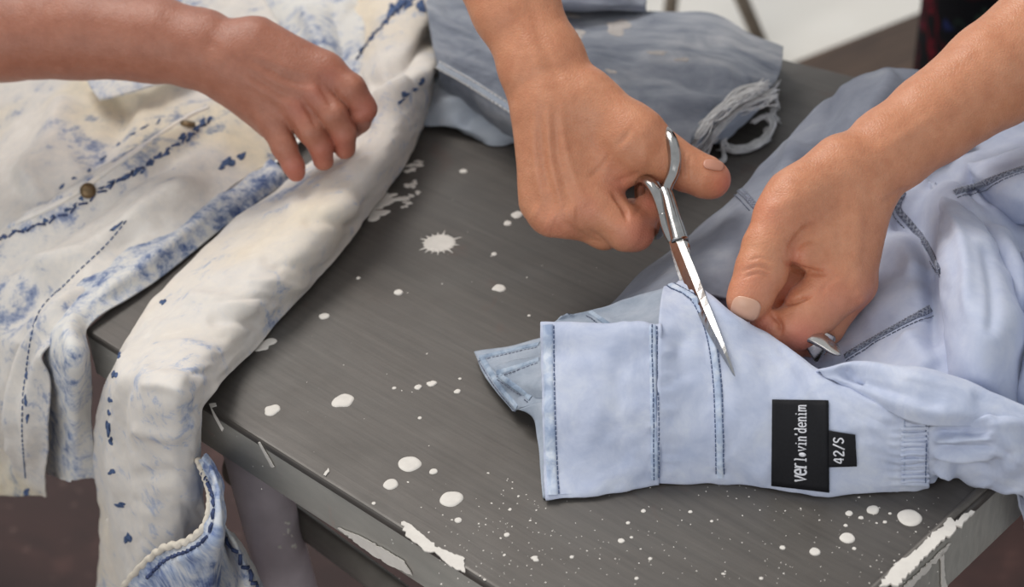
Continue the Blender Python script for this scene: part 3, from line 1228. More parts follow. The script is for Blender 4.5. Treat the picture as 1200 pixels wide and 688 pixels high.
# =================================================== the rest of the two bodies
def body(arms, hip, chest, neck, head, look, feet, step=.011, hair=None):
    """trunk, legs, head and upper arms in metres; arms = (shoulder, elbow, wrist-side point, radius there)"""
    pts = [hip, chest, neck, head] + [q for a in arms for q in a[:3]] + feet
    lo, hi = np.min(pts, 0) - .22, np.max(pts, 0) + .22
    lo[2] = max(lo[2], -.03)
    fb = Field(lo, hi, step)
    D = fb.new()
    lat = np.array(arms[0][0]) - np.array(arms[1][0])
    fwd = np.cross(lat, [0, 0, 1.0])
    waist = (np.array(hip) * .45 + np.array(chest) * .55)
    fb.chain(D, [(*hip, .155), (*waist, .125), (*chest, .145)], .06, (fwd, .72))
    for a in arms:
        fb.cone(D, chest, a[0], .10, .062, .06)
        fb.chain(D, [(*a[0], .056), (*a[1], .040)], .03)
        fb.chain(D, [(*a[1], .040), (*(np.array(a[1]) * .6 + np.array(a[2]) * .4), .042), (*a[2], a[3])], .02)
    fb.chain(D, [(*chest, .085), (*neck, .055), (*(np.array(head) * .5 + np.array(neck) * .5), .055)], .04)
    lk = np.array(look, float)
    up = np.array(head) - np.array(neck)
    up /= np.linalg.norm(up)
    h = np.array(head)
    fb.cone(D, h + up * .045 - lk * .01, h - up * .02 + lk * .012, .083, .066, .02)
    fb.cone(D, h - up * .02 + lk * .012, h - up * .075 + lk * .05, .062, .036, .03)
    side = np.cross(up, lk)
    fb.cone(D, h + up * .015 + lk * .085, h - up * .025 + lk * .105, .008, .014, .014)
    for s in (-1, 1):
        fb.cone(D, h + side * s * .078 + up * .015, h + side * s * .078 - up * .025, .016, .012, .01)
        fb.cone(D, h + side * s * .031 + up * .012 + lk * .068, h + side * s * .033 + up * .012 + lk * .070, .013, .013, .006)
    fb.cone(D, h + side * .02 - up * .052 + lk * .082, h - side * .02 - up * .052 + lk * .082, .009, .009, .008)
    for s, ft in zip((1, -1), feet):
        hipj = np.array(hip) + lat / np.linalg.norm(lat) * s * .09 - np.array([0, 0, .04])
        ft = np.array(ft)
        ank = ft + np.array([0, 0, .075])
        knee = (hipj + ank) / 2 + lk * np.array([1, 1, 0]) * .03
        fb.chain(D, [(*hipj, .088), (*knee, .058)], .05)
        fb.chain(D, [(*knee, .056), (*(knee * .65 + ank * .35), .054), (*ank, .036)], .03)
        l2 = lk * np.array([1, 1, 0])
        l2 /= np.linalg.norm(l2)
        fb.chain(D, [(*(ank - np.array([0, 0, .035]) - l2 * .02), .036), (*(ft + l2 * .16 + np.array([0, 0, .026])), .026)], .03)
    V, Fc = fb.surface(D)
    return fb, D, relax(V, Fc, 2)[:], Fc


def shell(fb, D, off, keep, step=1):
    """clothing: the body surface moved outwards, kept where keep(points) holds"""
    V, Fc = fb.surface(D - off)
    V = relax(V, Fc, 2)
    m = keep(V)
    q = m[Fc].all(1)
    Fc = Fc[q]
    use = np.unique(Fc)
    mp = np.full(len(V), -1)
    mp[use] = np.arange(len(use))
    return V[use], mp[Fc]


# ---- person in the dark patterned dress, standing behind the far right corner
w_r = hp(560, -85, 84, D_SC)
w_l = hp(1262, 16, 124, D_LH)
hip = np.array([.63, 1.62, .90])
chest = np.array([.52, 1.40, 1.22])
sh_r, sh_l = chest + (-.18, -.02, .06), chest + (.19, .05, .05)
el_r = w_r + np.array([-.045, .14, .11])
el_l = w_l + np.array([.10, .06, .05])
neck = chest + (-.04, -.06, .16)
head = neck + (-.04, -.09, .10)
look = np.array([-.25, -.72, -.64])
FEET1 = [np.array([.62, 1.66, 0.0]), np.array([.82, 1.72, 0.0])]
fb, DB, Vb, Fb = body([(sh_r, el_r, w_r, .030), (sh_l, el_l, w_l, .034)], hip, chest, neck, head, look, FEET1)
PERSON1 = empty('person', (hip[0], hip[1], 0), 'person in dark floral dress leaning over the table, right hand holding scissors', 'person')
assemble('body', [chunk_r, chunk_l, (Vb, Fb, np.zeros(len(Vb)))], skin_a, PERSON1)


def m_dress():
    t = NT('black_floral_cloth')
    co = t.coords()
    wv = t.n('ShaderNodeTexVoronoi', feature='DISTANCE_TO_EDGE')
    wv.inputs['Scale'].default_value = 15
    nz = t.n('ShaderNodeTexNoise')
    nz.inputs['Scale'].default_value = 11
    t.l(co, nz.inputs['Vector'])
    t.l(t.mix(.12, co, nz.outputs['Color']), wv.inputs['Vector'])
    edge = t.ramp(wv.outputs['Distance'], [(.03, (1, 1, 1)), (.075, (0, 0, 0))])
    v2 = t.n('ShaderNodeTexVoronoi')
    v2.inputs['Scale'].default_value = 34
    t.l(co, v2.inputs['Vector'])
    ringm = t.ramp(v2.outputs['Distance'], [(.20, (0, 0, 0)), (.27, (1, 1, 1)), (.34, (1, 1, 1)), (.42, (0, 0, 0))])
    sel = t.ramp(t.noise(co, 9, 2), [(.42, (0, 0, 0)), (.52, (1, 1, 1))])
    sel2 = t.ramp(t.noise(co, 6.3, 2), [(.48, (0, 0, 0)), (.58, (1, 1, 1))])
    col = t.mix(t.math('MULTIPLY', edge, sel), (.004, .004, .006, 1), srgb(84, 14, 24))
    col = t.mix(t.math('MULTIPLY', ringm, sel), col, srgb(98, 18, 32))
    col = t.mix(t.math('MULTIPLY', ringm, t.math('MULTIPLY', sel2, .8)), col, srgb(40, 58, 50))
    blue = t.ramp(t.noise(co, 21, 2, .5, .8), [(.63, (0, 0, 0)), (.7, (1, 1, 1))])
    col = t.mix(t.math('MULTIPLY', blue, .7), col, srgb(34, 44, 92))
    return t.out(col, .9, t.bump(t.noise(co, 300, 2), .2, .0005), 0, .1)


def dress_field(fb, DB):
    D = DB.copy()
    fb.chain(D, [(*hip, .16), (*(hip + np.array([.03, .02, -.5])), .20)], .05)
    return D


ax_t = (chest - hip) / np.linalg.norm(chest - hip)


def keep_dress(V):
    s = (V - hip) @ ax_t
    lat = np.abs((V - hip - np.outer(s, ax_t)) @ np.array([.94, .34, 0]))
    return (V[:, 2] > .38) & (s < .50) & ((lat < .235) | (V[:, 2] < .92)) & ~((lat > .165) & (s < .29) & (V[:, 2] > .92))


Vd, Fd = shell(fb, dress_field(fb, DB), .008, keep_dress)
# soft folds of the dress
dress = fast_mesh('dress', Vd, Fd, m_dress(), PERSON1)
sm = dress.modifiers.new('smooth', 'SMOOTH')
sm.iterations = 6
mt_hair = plain('dark_brown_hair', srgb(40, 28, 22), .5, 0, .2, 400)
mt_shoe = plain('black_shoe', srgb(26, 25, 26), .5)
up1 = (head - neck) / np.linalg.norm(head - neck)


def hair_keep(hd, upv, lk):
    return lambda V: ((np.linalg.norm(V - hd, axis=1) < .16) & (((V - hd) @ lk < .035) | ((V - hd) @ upv > .07)) & ((V - hd) @ upv > -.09))


Vh, Fh = shell(fb, DB, .014, hair_keep(head, up1, look))
hr = fast_mesh('hair', Vh, Fh, mt_hair, PERSON1)
Vs, Fs = shell(fb, DB, .006, lambda V: V[:, 2] < .085)
fast_mesh('shoes', Vs, Fs, mt_shoe, PERSON1)
nail((874, 361), (-.30, 1), 12.5, 16.5, ['hand_pinching'], PERSON1, lift=.0001)
nail((836, 194), (1, .2), 12, 5.5, ['hand_scissors'], PERSON1, lift=.0001, mat=mt_nail2)

# ---- person at the left
w2 = hp(-52, 38, 102, D_LP)
hip2 = np.array([-.95, 1.43, .92])
chest2 = np.array([-.72, 1.40, 1.26])
sh2 = chest2 + (.02, -.19, .05)
sh2b = chest2 + (.02, .19, .05)
el2 = w2 + np.array([-.17, .0, .06])
neck2 = chest2 + (.05, 0, .17)
head2 = neck2 + (.07, 0, .11)
look2 = np.array([.78, -.05, -.62])
FEET2 = [np.array([-.795, 1.42, 0.0]), np.array([-.96, 1.60, 0.0])]
fb2, DB2, Vb2, Fb2 = body([(sh2, el2, w2, .030), (sh2b, chest2 + np.array([.04, .26, -.2]), chest2 + np.array([.22, .24, -.32]), .028)], hip2, chest2, neck2, head2, look2, FEET2)
PERSON2 = empty('person', (hip2[0], hip2[1], 0), 'person at the left reaching one bare arm in to grip the bleached cloth', 'person')
assemble('body', [chunk_p2, (Vb2, Fb2, np.zeros(len(Vb2)))], skin_b, PERSON2)
mt_black = plain('black_cotton', srgb(30, 30, 33), .9)
ax2 = (chest2 - hip2) / np.linalg.norm(chest2 - hip2)


def keep_shirt(V):
    s = (V - hip2) @ ax2
    return (s > -.02) & (s < .42) & (np.abs(V[:, 1] - chest2[1]) < .25) & (V[:, 0] < chest2[0] + .16)


Vd, Fd = shell(fb2, DB2, .008, keep_shirt)
fast_mesh('shirt', Vd, Fd, plain('grey_cotton', srgb(120, 118, 116), .9), PERSON2)
Vd, Fd = shell(fb2, DB2, .009, lambda V: (V[:, 2] < .94) & (V[:, 2] > .09) & ((V - hip2) @ ax2 < .05) & (V[:, 0] < -.6))
fast_mesh('trousers', Vd, Fd, mt_black, PERSON2)
Vs, Fs = shell(fb2, DB2, .007, lambda V: V[:, 2] < .095)
fast_mesh('shoes', Vs, Fs, mt_shoe, PERSON2)
up2 = (head2 - neck2) / np.linalg.norm(head2 - neck2)
Vh, Fh = shell(fb2, DB2, .014, hair_keep(head2, up2, look2))
fast_mesh('hair', Vh, Fh, mt_hair, PERSON2)

# ------------------------------------------------------------------ cloth materials
mt_light = denim('light_blue_cotton', [(.30, (.46, .52, .69, 1)), (.5, (.565, .615, .765, 1)), (.7, (.68, .72, .825, 1))], 48, .35, .9, None, .4, detail=9, nrough=.72)
mt_light_in = denim('light_blue_inside', [(.30, (.46, .51, .68, 1)), (.5, (.54, .59, .74, 1)), (.7, (.62, .66, .785, 1))], 40, .35, .9, None, .4, detail=9, nrough=.7)
mt_cuffgrey = denim('grey_blue_cotton', [(.3, (.26, .31, .39, 1)), (.5, (.38, .43, .51, 1)), (.72, (.52, .56, .63, 1))], 26, .4, .9, None, .4, detail=8, nrough=.7)
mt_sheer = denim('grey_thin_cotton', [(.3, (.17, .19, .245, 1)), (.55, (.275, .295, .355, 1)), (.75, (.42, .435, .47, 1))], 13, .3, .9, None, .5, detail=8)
mt_seam = denim('light_blue_seam', [(.35, (.34, .42, .59, 1)), (.5, (.50, .58, .73, 1)), (.62, (.68, .735, .83, 1))], 95, .3)
mt_seamgrey = denim('grey_blue_seam', [(.35, (.20, .26, .36, 1)), (.5, (.34, .42, .53, 1)), (.65, (.48, .55, .64, 1))], 95, .3)
mt_thread = plain('slate_thread', srgb(88, 104, 138), .8)
mt_dark_thread = plain('dark_grey_thread', srgb(126, 132, 152), .8, 0, .3, 500)
mt_grey_thread = plain('pale_grey_thread', srgb(160, 166, 182), .8, 0, .2, 500)
mt_bleach = denim('bleached_cream_denim', [(.24, (.10, .14, .28, 1)), (.34, (.34, .38, .50, 1)), (.43, (.70, .67, .64, 1)), (.6, (.80, .745, .68, 1)), (.8, (.86, .82, .77, 1))], 70, .35, .9, None, .3,
                  tint=(9, (1.0, .93, .76, 1), .5, .68), detail=8, nrough=.72, mask=(13, .55))
mt_bleach_leg = denim('bleached_cream_leg', [(.22, (.22, .28, .46, 1)), (.34, (.54, .57, .66, 1)), (.43, (.78, .735, .69, 1)), (.6, (.83, .77, .70, 1)), (.8, (.88, .84, .79, 1))], 75, .35, .9, None, .3,
                      tint=(8, (1.0, .94, .82, 1), .52, .7), detail=8, nrough=.72, mask=(15, .5))
mt_acid = denim('mottled_blue_white_denim', [(.28, (.07, .11, .27, 1)), (.38, (.24, .30, .46, 1)), (.46, (.56, .59, .66, 1)), (.57, (.80, .78, .74, 1))], 95, .4, .9, None, .25, detail=8, nrough=.75, mask=(16, .55))
mt_rolled = denim('blue_turned_denim', [(.30, (.03, .06, .19, 1)), (.42, (.14, .20, .40, 1)), (.52, (.40, .47, .62, 1)), (.64, (.70, .72, .76, 1))], 60, .4, .9, (60, 160, 1), .4, detail=8, nrough=.72, mask=(18, .8))
mt_blue_spot = plain('indigo_patch', srgb(96, 116, 156), .9, 0, .35, 300, .1)
mt_indigo = plain('indigo_thread', srgb(84, 96, 134), .9, 0, .3, 300, .1)
mt_cream_edge = plain('cream_hem_edge', srgb(232, 222, 206), .9, 0, .08, 300, .1)
mt_stain = plain('cream_bleach_stain', srgb(196, 190, 186), .9, 0, .12, 120, .1)
mt_cut = denim('worn_blue_denim', [(.28, (.10, .115, .155, 1)), (.42, (.215, .24, .295, 1)), (.53, (.345, .37, .425, 1)), (.66, (.56, .57, .60, 1))], 20, .6, .9, (40, 10, 1), .8, detail=9, nrough=.72, mask=(7, .5))
mt_cut_in = denim('pale_blue_denim_inside', [(.3, (.30, .35, .43, 1)), (.5, (.44, .49, .56, 1)), (.75, (.58, .615, .66, 1))], 14, .5, .9, None, .8)
mt_fray = plain('pale_fray_threads', srgb(226, 225, 224), .9, 0, .12, 300, .1)
AWAY = np.array([0.0, 1.0, 0.0])


def back(p, dy, h, dx=0.0):
    """a hidden point behind a crest, lower down"""
    w = P(*p)
    return np.array([w[0] + dx, w[1] + dy, TOP + h])


# =================================================== light blue garment under the scissors
gp = P(900, 480)
BLUE = empty('light_blue_shirt', (gp[0], gp[1], TOP), 'light blue cotton garment being cut, with a black size label on its band', 'garment')



def puckers(line, n, half, w, amp, seed):
    r = np.random.default_rng(seed)
    L = spline(np.array(line, float), n)
    T = np.gradient(L, axis=0)
    T /= np.linalg.norm(T, axis=1, keepdims=True)
    S_ = np.stack([-T[:, 1], T[:, 0]], -1)
    return [([tuple(L[k] - S_[k] * half * r.uniform(.6, 1.2)), tuple(L[k] + S_[k] * half * r.uniform(.6, 1.2))], w * r.uniform(.7, 1.4), amp * r.uniform(-1, 1.2)) for k in range(n)]


# the wide band at its left end
cloth('cuff_band', [
    [back((634, 378, .062), .025, .012), back((700, 379, .064), .025, .012), back((745, 379, .066), .025, .012), back((774, 380, .067), .025, .012)],
    [(634, 379, .060), (700, 380, .062), (745, 380, .065), (775, 381, .066)],
    [(634, 420, .050), (702, 420, .055), (747, 420, .056), (775, 420, .057)],
    [(635, 480, .034), (703, 480, .038), (748, 478, .040), (775, 476, .040)],
    [(637, 540, .015), (704, 536, .017), (748, 530, .020), (774, 528, .021)],
    [(639, 583, .0035), (704, 577, .0035), (748, 568, .0035), (772, 564, .0035)],
    [(642, 584, .001), (704, 578, .001), (748, 569, .001), (772, 565, .001)],
], mt_light, BLUE, step=.0018, folds=[([(690, 400), (700, 470), (690, 560)], 16, .0012), ([(735, 400), (722, 470), (736, 560)], 12, -.0010)] + puckers([(642, 381), (643, 450), (645, 520), (648, 580)], 26, 10, 2.6, .0009, 1) + puckers([(765, 382), (766, 450), (767, 520), (767, 562)], 24, 9, 2.6, .0008, 2),
    rumple=(.0016, 30), fine=(.0005, 130), seed=1, key='cuff', thick=.0022)
# the body of the garment, from the band to the gathers
cloth('front_panel', [
    [back((786, 332, .062), .02, .02), back((812, 332, .064), .02, .02), back((856, 366, .066), .02, .02), back((896, 388, .052), .02, .014), back((938, 416, .048), .02, .012), back((984, 450, .046), .02, .012), back((1050, 484, .045), .02, .008), back((1088, 496, .042), .02, .008)],
    [(778, 336, .060), (806, 330, .062), (852, 363, .064), (897, 388, .052), (938, 417, .048), (984, 450, .046), (1050, 485, .044), (1088, 497, .041)],
    [(771, 384, .0655), (818, 384, .062), (858, 408, .058), (900, 424, .051), (938, 444, .047), (978, 470, .044), (1048, 502, .039), (1087, 511, .036)],
    [(771, 440, .052), (822, 440, .049), (862, 455, .046), (902, 466, .043), (938, 482, .040), (975, 500, .036), (1050, 522, .031), (1087, 528, .029)],
    [(771, 505, .031), (822, 505, .028), (862, 510, .028), (904, 518, .026), (938, 528, .024), (974, 538, .022), (1054, 546, .018), (1087, 548, .016)],
    [(771, 563, .0038), (822, 561, .0035), (862, 562, .0035), (905, 569, .0035), (938, 574, .0035), (973, 577, .0035), (1060, 571, .0035), (1087, 566, .0035)],
    [(771, 564, .001), (822, 562, .001), (862, 563, .001), (905, 570, .001), (938, 575, .001), (973, 578, .001), (1060, 572, .001), (1087, 567, .001)],
], mt_light, BLUE, step=.0018, folds=[([(800, 388), (796, 420), (800, 450)], 12, -.0022), ([(870, 400), (880, 470), (876, 550)], 22, .0012),
                                      ([(940, 440), (1000, 475), (1050, 505)], 20, .0022), ([(850, 525), (880, 552), (905, 560)], 12, .0018),
                                      ([(1000, 500), (1010, 540), (1008, 570)], 14, -.001)] + [([(1040, 504 + k * 9), (1066, 502 + k * 9), (1094, 501 + k * 9)], 2.6, .0011) for k in range(8)] + puckers([(784, 386), (784, 450), (786, 520), (786, 562)], 22, 11, 2.8, .0011, 3) + puckers([(786, 334), (815, 352), (832, 390), (840, 440), (843, 500), (844, 560)], 40, 10, 2.8, .0010, 4),
    rumple=(.0018, 28), fine=(.0005, 120), seed=2, key='front')
# far side of the band, lying behind its top edge
cloth('back_layer', [
    [back((690, 364, .04), .03, .004), back((745, 346, .045), .03, .004), back((790, 330, .05), .03, .004)],
    [(668, 370, .040), (742, 347, .045), (790, 330, .054)],
    [(650, 378, .040), (735, 366, .047), (790, 352, .056)],
    [(640, 400, .040), (735, 394, .050), (790, 392, .054)],
], mt_cuffgrey, BLUE, step=.002, folds=[([(690, 366), (720, 380)], 6, .0015)], rumple=(.0015, 30), seed=3, key='backl')
# two tabs sticking out at the left
cloth('cuff_tab', [
    [(556, 413, .006), (592, 406, .012), (640, 394, .022)],
    [(566, 437, .006), (600, 432, .014), (642, 424, .024)],
    [(582, 460, .006), (606, 456, .014), (644, 452, .024)],
    [(600, 482, .005), (614, 478, .012), (646, 474, .022)],
], mt_cuffgrey, BLUE, step=.0016, rumple=(.0012, 40), fine=(.0003, 160), seed=4, key='tab', thick=.002)
cloth('cuff_tab', [
    [(577, 432, .017), (600, 424, .022), (642, 412, .030)],
    [(592, 447, .016), (610, 441, .022), (643, 434, .030)],
    [(606, 458, .016), (618, 454, .022), (644, 452, .030)],
    [(619, 470, .013), (626, 468, .018), (646, 467, .024)],
], mt_cuffgrey, BLUE, step=.0016, rumple=(.001, 40), fine=(.0003, 160), seed=5, key='tab', thick=.002)
cloth('under_layer', [
    [(606, 480, .012), (630, 472, .020), (650, 470, .026)],
    [(624, 490, .012), (640, 490, .018), (654, 490, .022)],
    [(631, 520, .009), (644, 520, .012), (656, 520, .015)],
    [(634, 555, .005), (646, 555, .007), (658, 555, .009)],
    [(636, 583, .0015), (648, 582, .0015), (660, 580, .0015)],
], mt_cuffgrey, BLUE, step=.0016, rumple=(.0006, 40), seed=6, key='under', thick=.0018)

# the heap towards the right
heap_folds = [([(1092, 218), (1104, 280), (1118, 360), (1118, 436)], 17, .012), ([(1094, 216), (1140, 268), (1178, 330), (1196, 400)], 18, .012),
              ([(1080, 262), (1092, 330), (1098, 420)], 12, -.009), ([(1128, 260), (1150, 340), (1160, 430)], 20, -.006),
              ([(1020, 300), (1060, 300), (1082, 330)], 16, .007), ([(1000, 372), (1050, 350), (1096, 342)], 18, .004),
              ([(1040, 262), (1066, 264), (1088, 270)], 9, -.007), ([(1044, 244), (1070, 236), (1090, 214)], 9, .007),
              ([(1110, 206), (1160, 190), (1220, 168)], 15, .007), ([(1120, 232), (1170, 226), (1220, 208)], 15, -.006),
              ([(1170, 260), (1190, 320), (1230, 380)], 22, .008), ([(1190, 230), (1215, 300), (1250, 360)], 18, -.008),
              ([(1060, 390), (1080, 420), (1090, 440)], 14, .005), ([(1140, 430), (1180, 430), (1220, 420)], 18, -.010),
              ([(880, 236), (940, 168), (990, 122)], 13, -.007), ([(850, 290), (900, 232), (950, 180), (1010, 130)], 12, .006),
              ([(1010, 110), (1050, 100), (1100, 104)], 10, .003), ([(800, 318), (840, 290), (870, 260)], 10, -.003)]
cloth('back_panel', [
    [back((738, 352, .004), .012, .001), (742, 350, .006), (762, 352, .022), (784, 352, .036), (800, 362, .038), (815, 372, .038)],
    [back((798, 306, .02), .03, .001), (796, 308, .024), (812, 318, .036), (842, 340, .036), (866, 366, .032), (880, 400, .026)],
    [back((860, 266, .030), .05, .001), (858, 268, .040), (866, 286, .040), (900, 330, .032), (930, 376, .022), (955, 425, .024)],
    [back((910, 215, .036), .06, .001), (908, 216, .046), (926, 244, .044), (960, 300, .032), (985, 360, .026), (1005, 428, .032)],
    [back((962, 155, .040), .07, .001), (960, 156, .050), (986, 190, .046), (1030, 262, .042), (1055, 340, .042), (1080, 442, .044)],
    [back((1020, 111, .044), .08, .001), (1018, 112, .054), (1046, 140, .054), (1094, 222, .052), (1120, 320, .050), (1140, 458, .042)],
    [back((1066, 99, .044), .08, .001), (1064, 100, .054), (1110, 122, .056), (1160, 205, .054), (1185, 310, .050), (1205, 480, .034)],
    [back((1130, 92, .066), .08, .001), (1128, 94, .060), (1190, 130, .058), (1240, 215, .054), (1260, 320, .046), (1275, 490, .026)],
    [back((1220, 130, .05), .06, .001), (1220, 132, .044), (1270, 160, .046), (1320, 230, .042), (1340, 330, .030), (1345, 500, .012)],
], mt_light_in, BLUE, step=.0022, folds=heap_folds, rumple=(.0034, 17), fine=(.0008, 55), seed=7, key='heap')
cloth('raised_fold', [
    [(1086, 213, .050), (1090, 213, .060), (1095, 214, .064), (1100, 216, .060), (1106, 222, .048)],
    [(1092, 262, .044), (1097, 258, .066), (1118, 252, .074), (1144, 254, .068), (1154, 262, .046)],
    [(1100, 322, .040), (1104, 318, .070), (1136, 312, .082), (1174, 314, .074), (1188, 322, .046)],
    [(1106, 384, .036), (1110, 380, .064), (1148, 376, .080), (1192, 380, .072), (1208, 388, .040)],
    [(1108, 430, .034), (1114, 434, .050), (1150, 444, .056), (1188, 446, .050), (1206, 444, .034)],
    [(1108, 470, .026), (1116, 474, .030), (1152, 484, .030), (1192, 492, .030), (1212, 490, .024)],
], mt_light_in, BLUE, step=.0022, folds=[([(1110, 240), (1130, 300), (1136, 380)], 7, .003), ([(1150, 280), (1164, 340), (1160, 400)], 8, -.003)], rumple=(.0025, 22), fine=(.0006, 80), seed=12, key='heap')
cloth('raised_fold', [
    [(1120, 196, .050), (1150, 190, .066), (1190, 178, .072), (1240, 160, .07), (1290, 150, .06)],
    [(1126, 214, .046), (1158, 210, .070), (1200, 200, .078), (1250, 184, .076), (1296, 174, .06)],
    [(1140, 232, .040), (1170, 236, .062), (1210, 232, .070), (1256, 218, .066), (1300, 206, .05)],
    [(1152, 246, .036), (1182, 262, .044), (1220, 262, .050), (1262, 250, .046), (1304, 236, .04)],
], mt_light_in, BLUE, step=.0024, rumple=(.0025, 22), fine=(.0006, 80), seed=13, key='heap')
cloth('raised_fold', [
    [(1186, 300, .044), (1204, 290, .060), (1236, 280, .070), (1270, 276, .06)],
    [(1192, 350, .036), (1212, 344, .060), (1246, 338, .072), (1282, 336, .056)],
    [(1188, 404, .030), (1208, 410, .056), (1244, 406, .066), (1284, 404, .050)],
    [(1172, 446, .030), (1196, 458, .044), (1236, 458, .050), (1280, 456, .040)],
    [(1176, 484, .022), (1200, 494, .026), (1240, 496, .026), (1284, 496, .022)],
], mt_light_in, BLUE, step=.0024, rumple=(.0025, 22), fine=(.0006, 80), seed=14, key='heap')
# grey translucent-looking outer face of the back fold
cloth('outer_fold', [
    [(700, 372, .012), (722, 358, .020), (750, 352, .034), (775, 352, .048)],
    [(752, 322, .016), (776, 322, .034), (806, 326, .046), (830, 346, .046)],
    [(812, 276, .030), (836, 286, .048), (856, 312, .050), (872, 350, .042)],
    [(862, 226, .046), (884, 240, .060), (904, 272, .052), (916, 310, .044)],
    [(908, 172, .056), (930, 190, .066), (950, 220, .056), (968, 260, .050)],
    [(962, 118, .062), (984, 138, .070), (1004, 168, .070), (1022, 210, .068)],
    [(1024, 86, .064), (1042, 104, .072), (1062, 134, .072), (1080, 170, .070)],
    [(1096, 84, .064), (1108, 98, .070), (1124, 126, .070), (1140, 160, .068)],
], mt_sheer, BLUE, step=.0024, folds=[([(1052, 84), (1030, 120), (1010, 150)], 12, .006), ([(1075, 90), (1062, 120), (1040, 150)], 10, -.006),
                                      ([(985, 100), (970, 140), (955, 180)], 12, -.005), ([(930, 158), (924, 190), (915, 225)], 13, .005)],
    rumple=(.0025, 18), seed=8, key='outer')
# bunched cloth right of the gathers
pleats = [([(1090, 500 + k * 8.4), (1130, 494 + k * 11.0), (1168, 490 + k * 13)], 3.6, .0032 * (1 if k % 2 == 0 else -1)) for k in range(9)]
cloth('gathered_sleeve', [
    [back((1084, 497, .04), .02, .012), back((1130, 484, .045), .02, .014), back((1180, 484, .045), .02, .014), back((1225, 490, .04), .02, .008), back((1262, 498, .03), .02, .002)],
    [(1084, 499, .041), (1130, 486, .046), (1182, 484, .046), (1225, 492, .036), (1262, 500, .022)],
    [(1085, 517, .034), (1132, 508, .044), (1184, 506, .044), (1226, 514, .032), (1262, 522, .016)],
    [(1085, 538, .023), (1132, 534, .032), (1186, 536, .034), (1226, 542, .022), (1262, 548, .008)],
    [(1085, 556, .011), (1130, 553, .016), (1184, 560, .018), (1226, 566, .008), PR(1262, 580, .012)],
    [(1085, 567, .0035), (1126, 560, .0045), (1172, 574, .006), (1205, 580, .004), PR(1240, 606, .010)],
    [(1086, 566, .001), (1126, 559, .001), (1170, 572, .0025), (1203, 582, .0005), PR(1236, 620, .006)],
], mt_light, BLUE, step=.0016, folds=pleats + [([(1120, 505), (1160, 520), (1195, 545)], 10, -.004), ([(1110, 560), (1150, 545), (1180, 556)], 9, -.004), ([(1150, 500), (1190, 496), (1230, 505)], 10, .004)],
    rumple=(.0015, 30), seed=9, key='sleeve')
cloth('folded_edge', [
    [back((950, 432, .05), .02, .02), back((1000, 424, .055), .02, .02), back((1060, 431, .058), .02, .02), back((1112, 440, .056), .02, .02), back((1160, 456, .05), .02, .02), back((1215, 484, .046), .02, .015)],
    [(956, 434, .050), (1000, 424, .056), (1060, 431, .060), (1112, 440, .058), (1160, 457, .054), (1215, 486, .046)],
    [(966, 442, .050), (1012, 440, .056), (1064, 450, .060), (1114, 462, .058), (1162, 474, .054), (1215, 494, .046)],
    [(980, 450, .048), (1030, 462, .053), (1074, 474, .056), (1116, 484, .054), (1164, 490, .050), (1214, 502, .044)],
    [(1000, 464, .044), (1042, 482, .046), (1078, 496, .046), (1116, 500, .046), (1164, 502, .044), (1214, 510, .040)],
], mt_light, BLUE, step=.002, folds=[([(1000, 446), (1060, 462), (1110, 478)], 9, -.003), ([(985, 428), (994, 440), (1010, 452)], 7, -.006), ([(1050, 440), (1100, 452), (1150, 470)], 10, .003)],
    rumple=(.0018, 26), seed=10, key='edgefold')
# the part hanging over the right edge
cloth('hanging_part', [
    [(1176, 480, .03), (1215, 480, .03), (1270, 490, .03)],
    [(1184, 530, .016), (1220, 530, .014), (1275, 540, .012)],
    [(1188, 566, .004), PR(1226, 566, .008), PR(1285, 560, .010)],
    [PR(1197, 592, .010), PR(1232, 610, .012), PR(1290, 620, .012)],
    [PR(1206, 640, .010), PR(1240, 660, .012), PR(1300, 680, .012)],
], mt_light_in, BLUE, step=.0022, rumple=(.002, 24), seed=11, key='hang')

KB = ['cuff', 'front', 'backl', 'tab', 'under', 'heap', 'outer', 'sleeve', 'edgefold', 'hang']


def double(keys, poly, gap, mat_s, mat_t, parent, w=.0045, h=.0006, n=80):
    seam(keys, poly, w, h, mat_s, parent, n=n)
    for s in (-1, 1):
        stitches(keys, poly, .0026, .0019, .00028, mat_t, parent, off=s * gap, lift=h)


# stitching of the band and body
seam(['cuff'], [(642, 381), (643, 450), (645, 520), (648, 580)], .0060, .0010, mt_seam, BLUE)
stitches(['cuff'], [(649, 382), (650, 450), (652, 520), (655, 579)], .0026, .0019, .0003, mt_thread, BLUE, lift=.0002)
seam(['cuff'], [(765, 382), (766, 450), (767, 520), (767, 562)], .0040, .0010, mt_seam, BLUE)
stitches(['cuff'], [(764, 382), (765, 450), (766, 520), (766, 562)], .0026, .0019, .0003, mt_thread, BLUE, lift=.0009)
stitches(['cuff', 'front'], [(770, 383), (771, 450), (772, 520), (772, 562)], .0026, .0019, .0003, mt_thread, BLUE, lift=.0003)
seam(['front'], [(786, 334), (815, 352), (832, 390), (840, 440), (843, 500), (844, 560)], .0040, .0011, mt_seam, BLUE, n=110)
for of in (-.0021, .0021):
    stitches(['front'], [(786, 334), (815, 352), (832, 390), (840, 440), (843, 500), (844, 560)], .0026, .0019, .0003, mt_thread, BLUE, off=of, lift=.0003)
seam(['backl'], [(692, 366), (704, 374), (718, 384)], .003, .0008, mt_seamgrey, BLUE)
stitches(['backl'], [(692, 366), (704, 374), (718, 384)], .0026, .0019, .0003, mt_dark_thread, BLUE, off=.003)
for ln in ([(562, 419), (600, 410), (632, 403)], [(565, 420), (585, 452), (606, 478)], [(582, 437), (606, 430), (632, 421)], [(585, 440), (606, 455), (622, 467)]):
    seam(['tab'], ln, .0034, .0006, mt_seamgrey, BLUE, n=40)
    stitches(['tab'], ln, .0026, .0019, .00028, mt_dark_thread, BLUE, off=.0026)
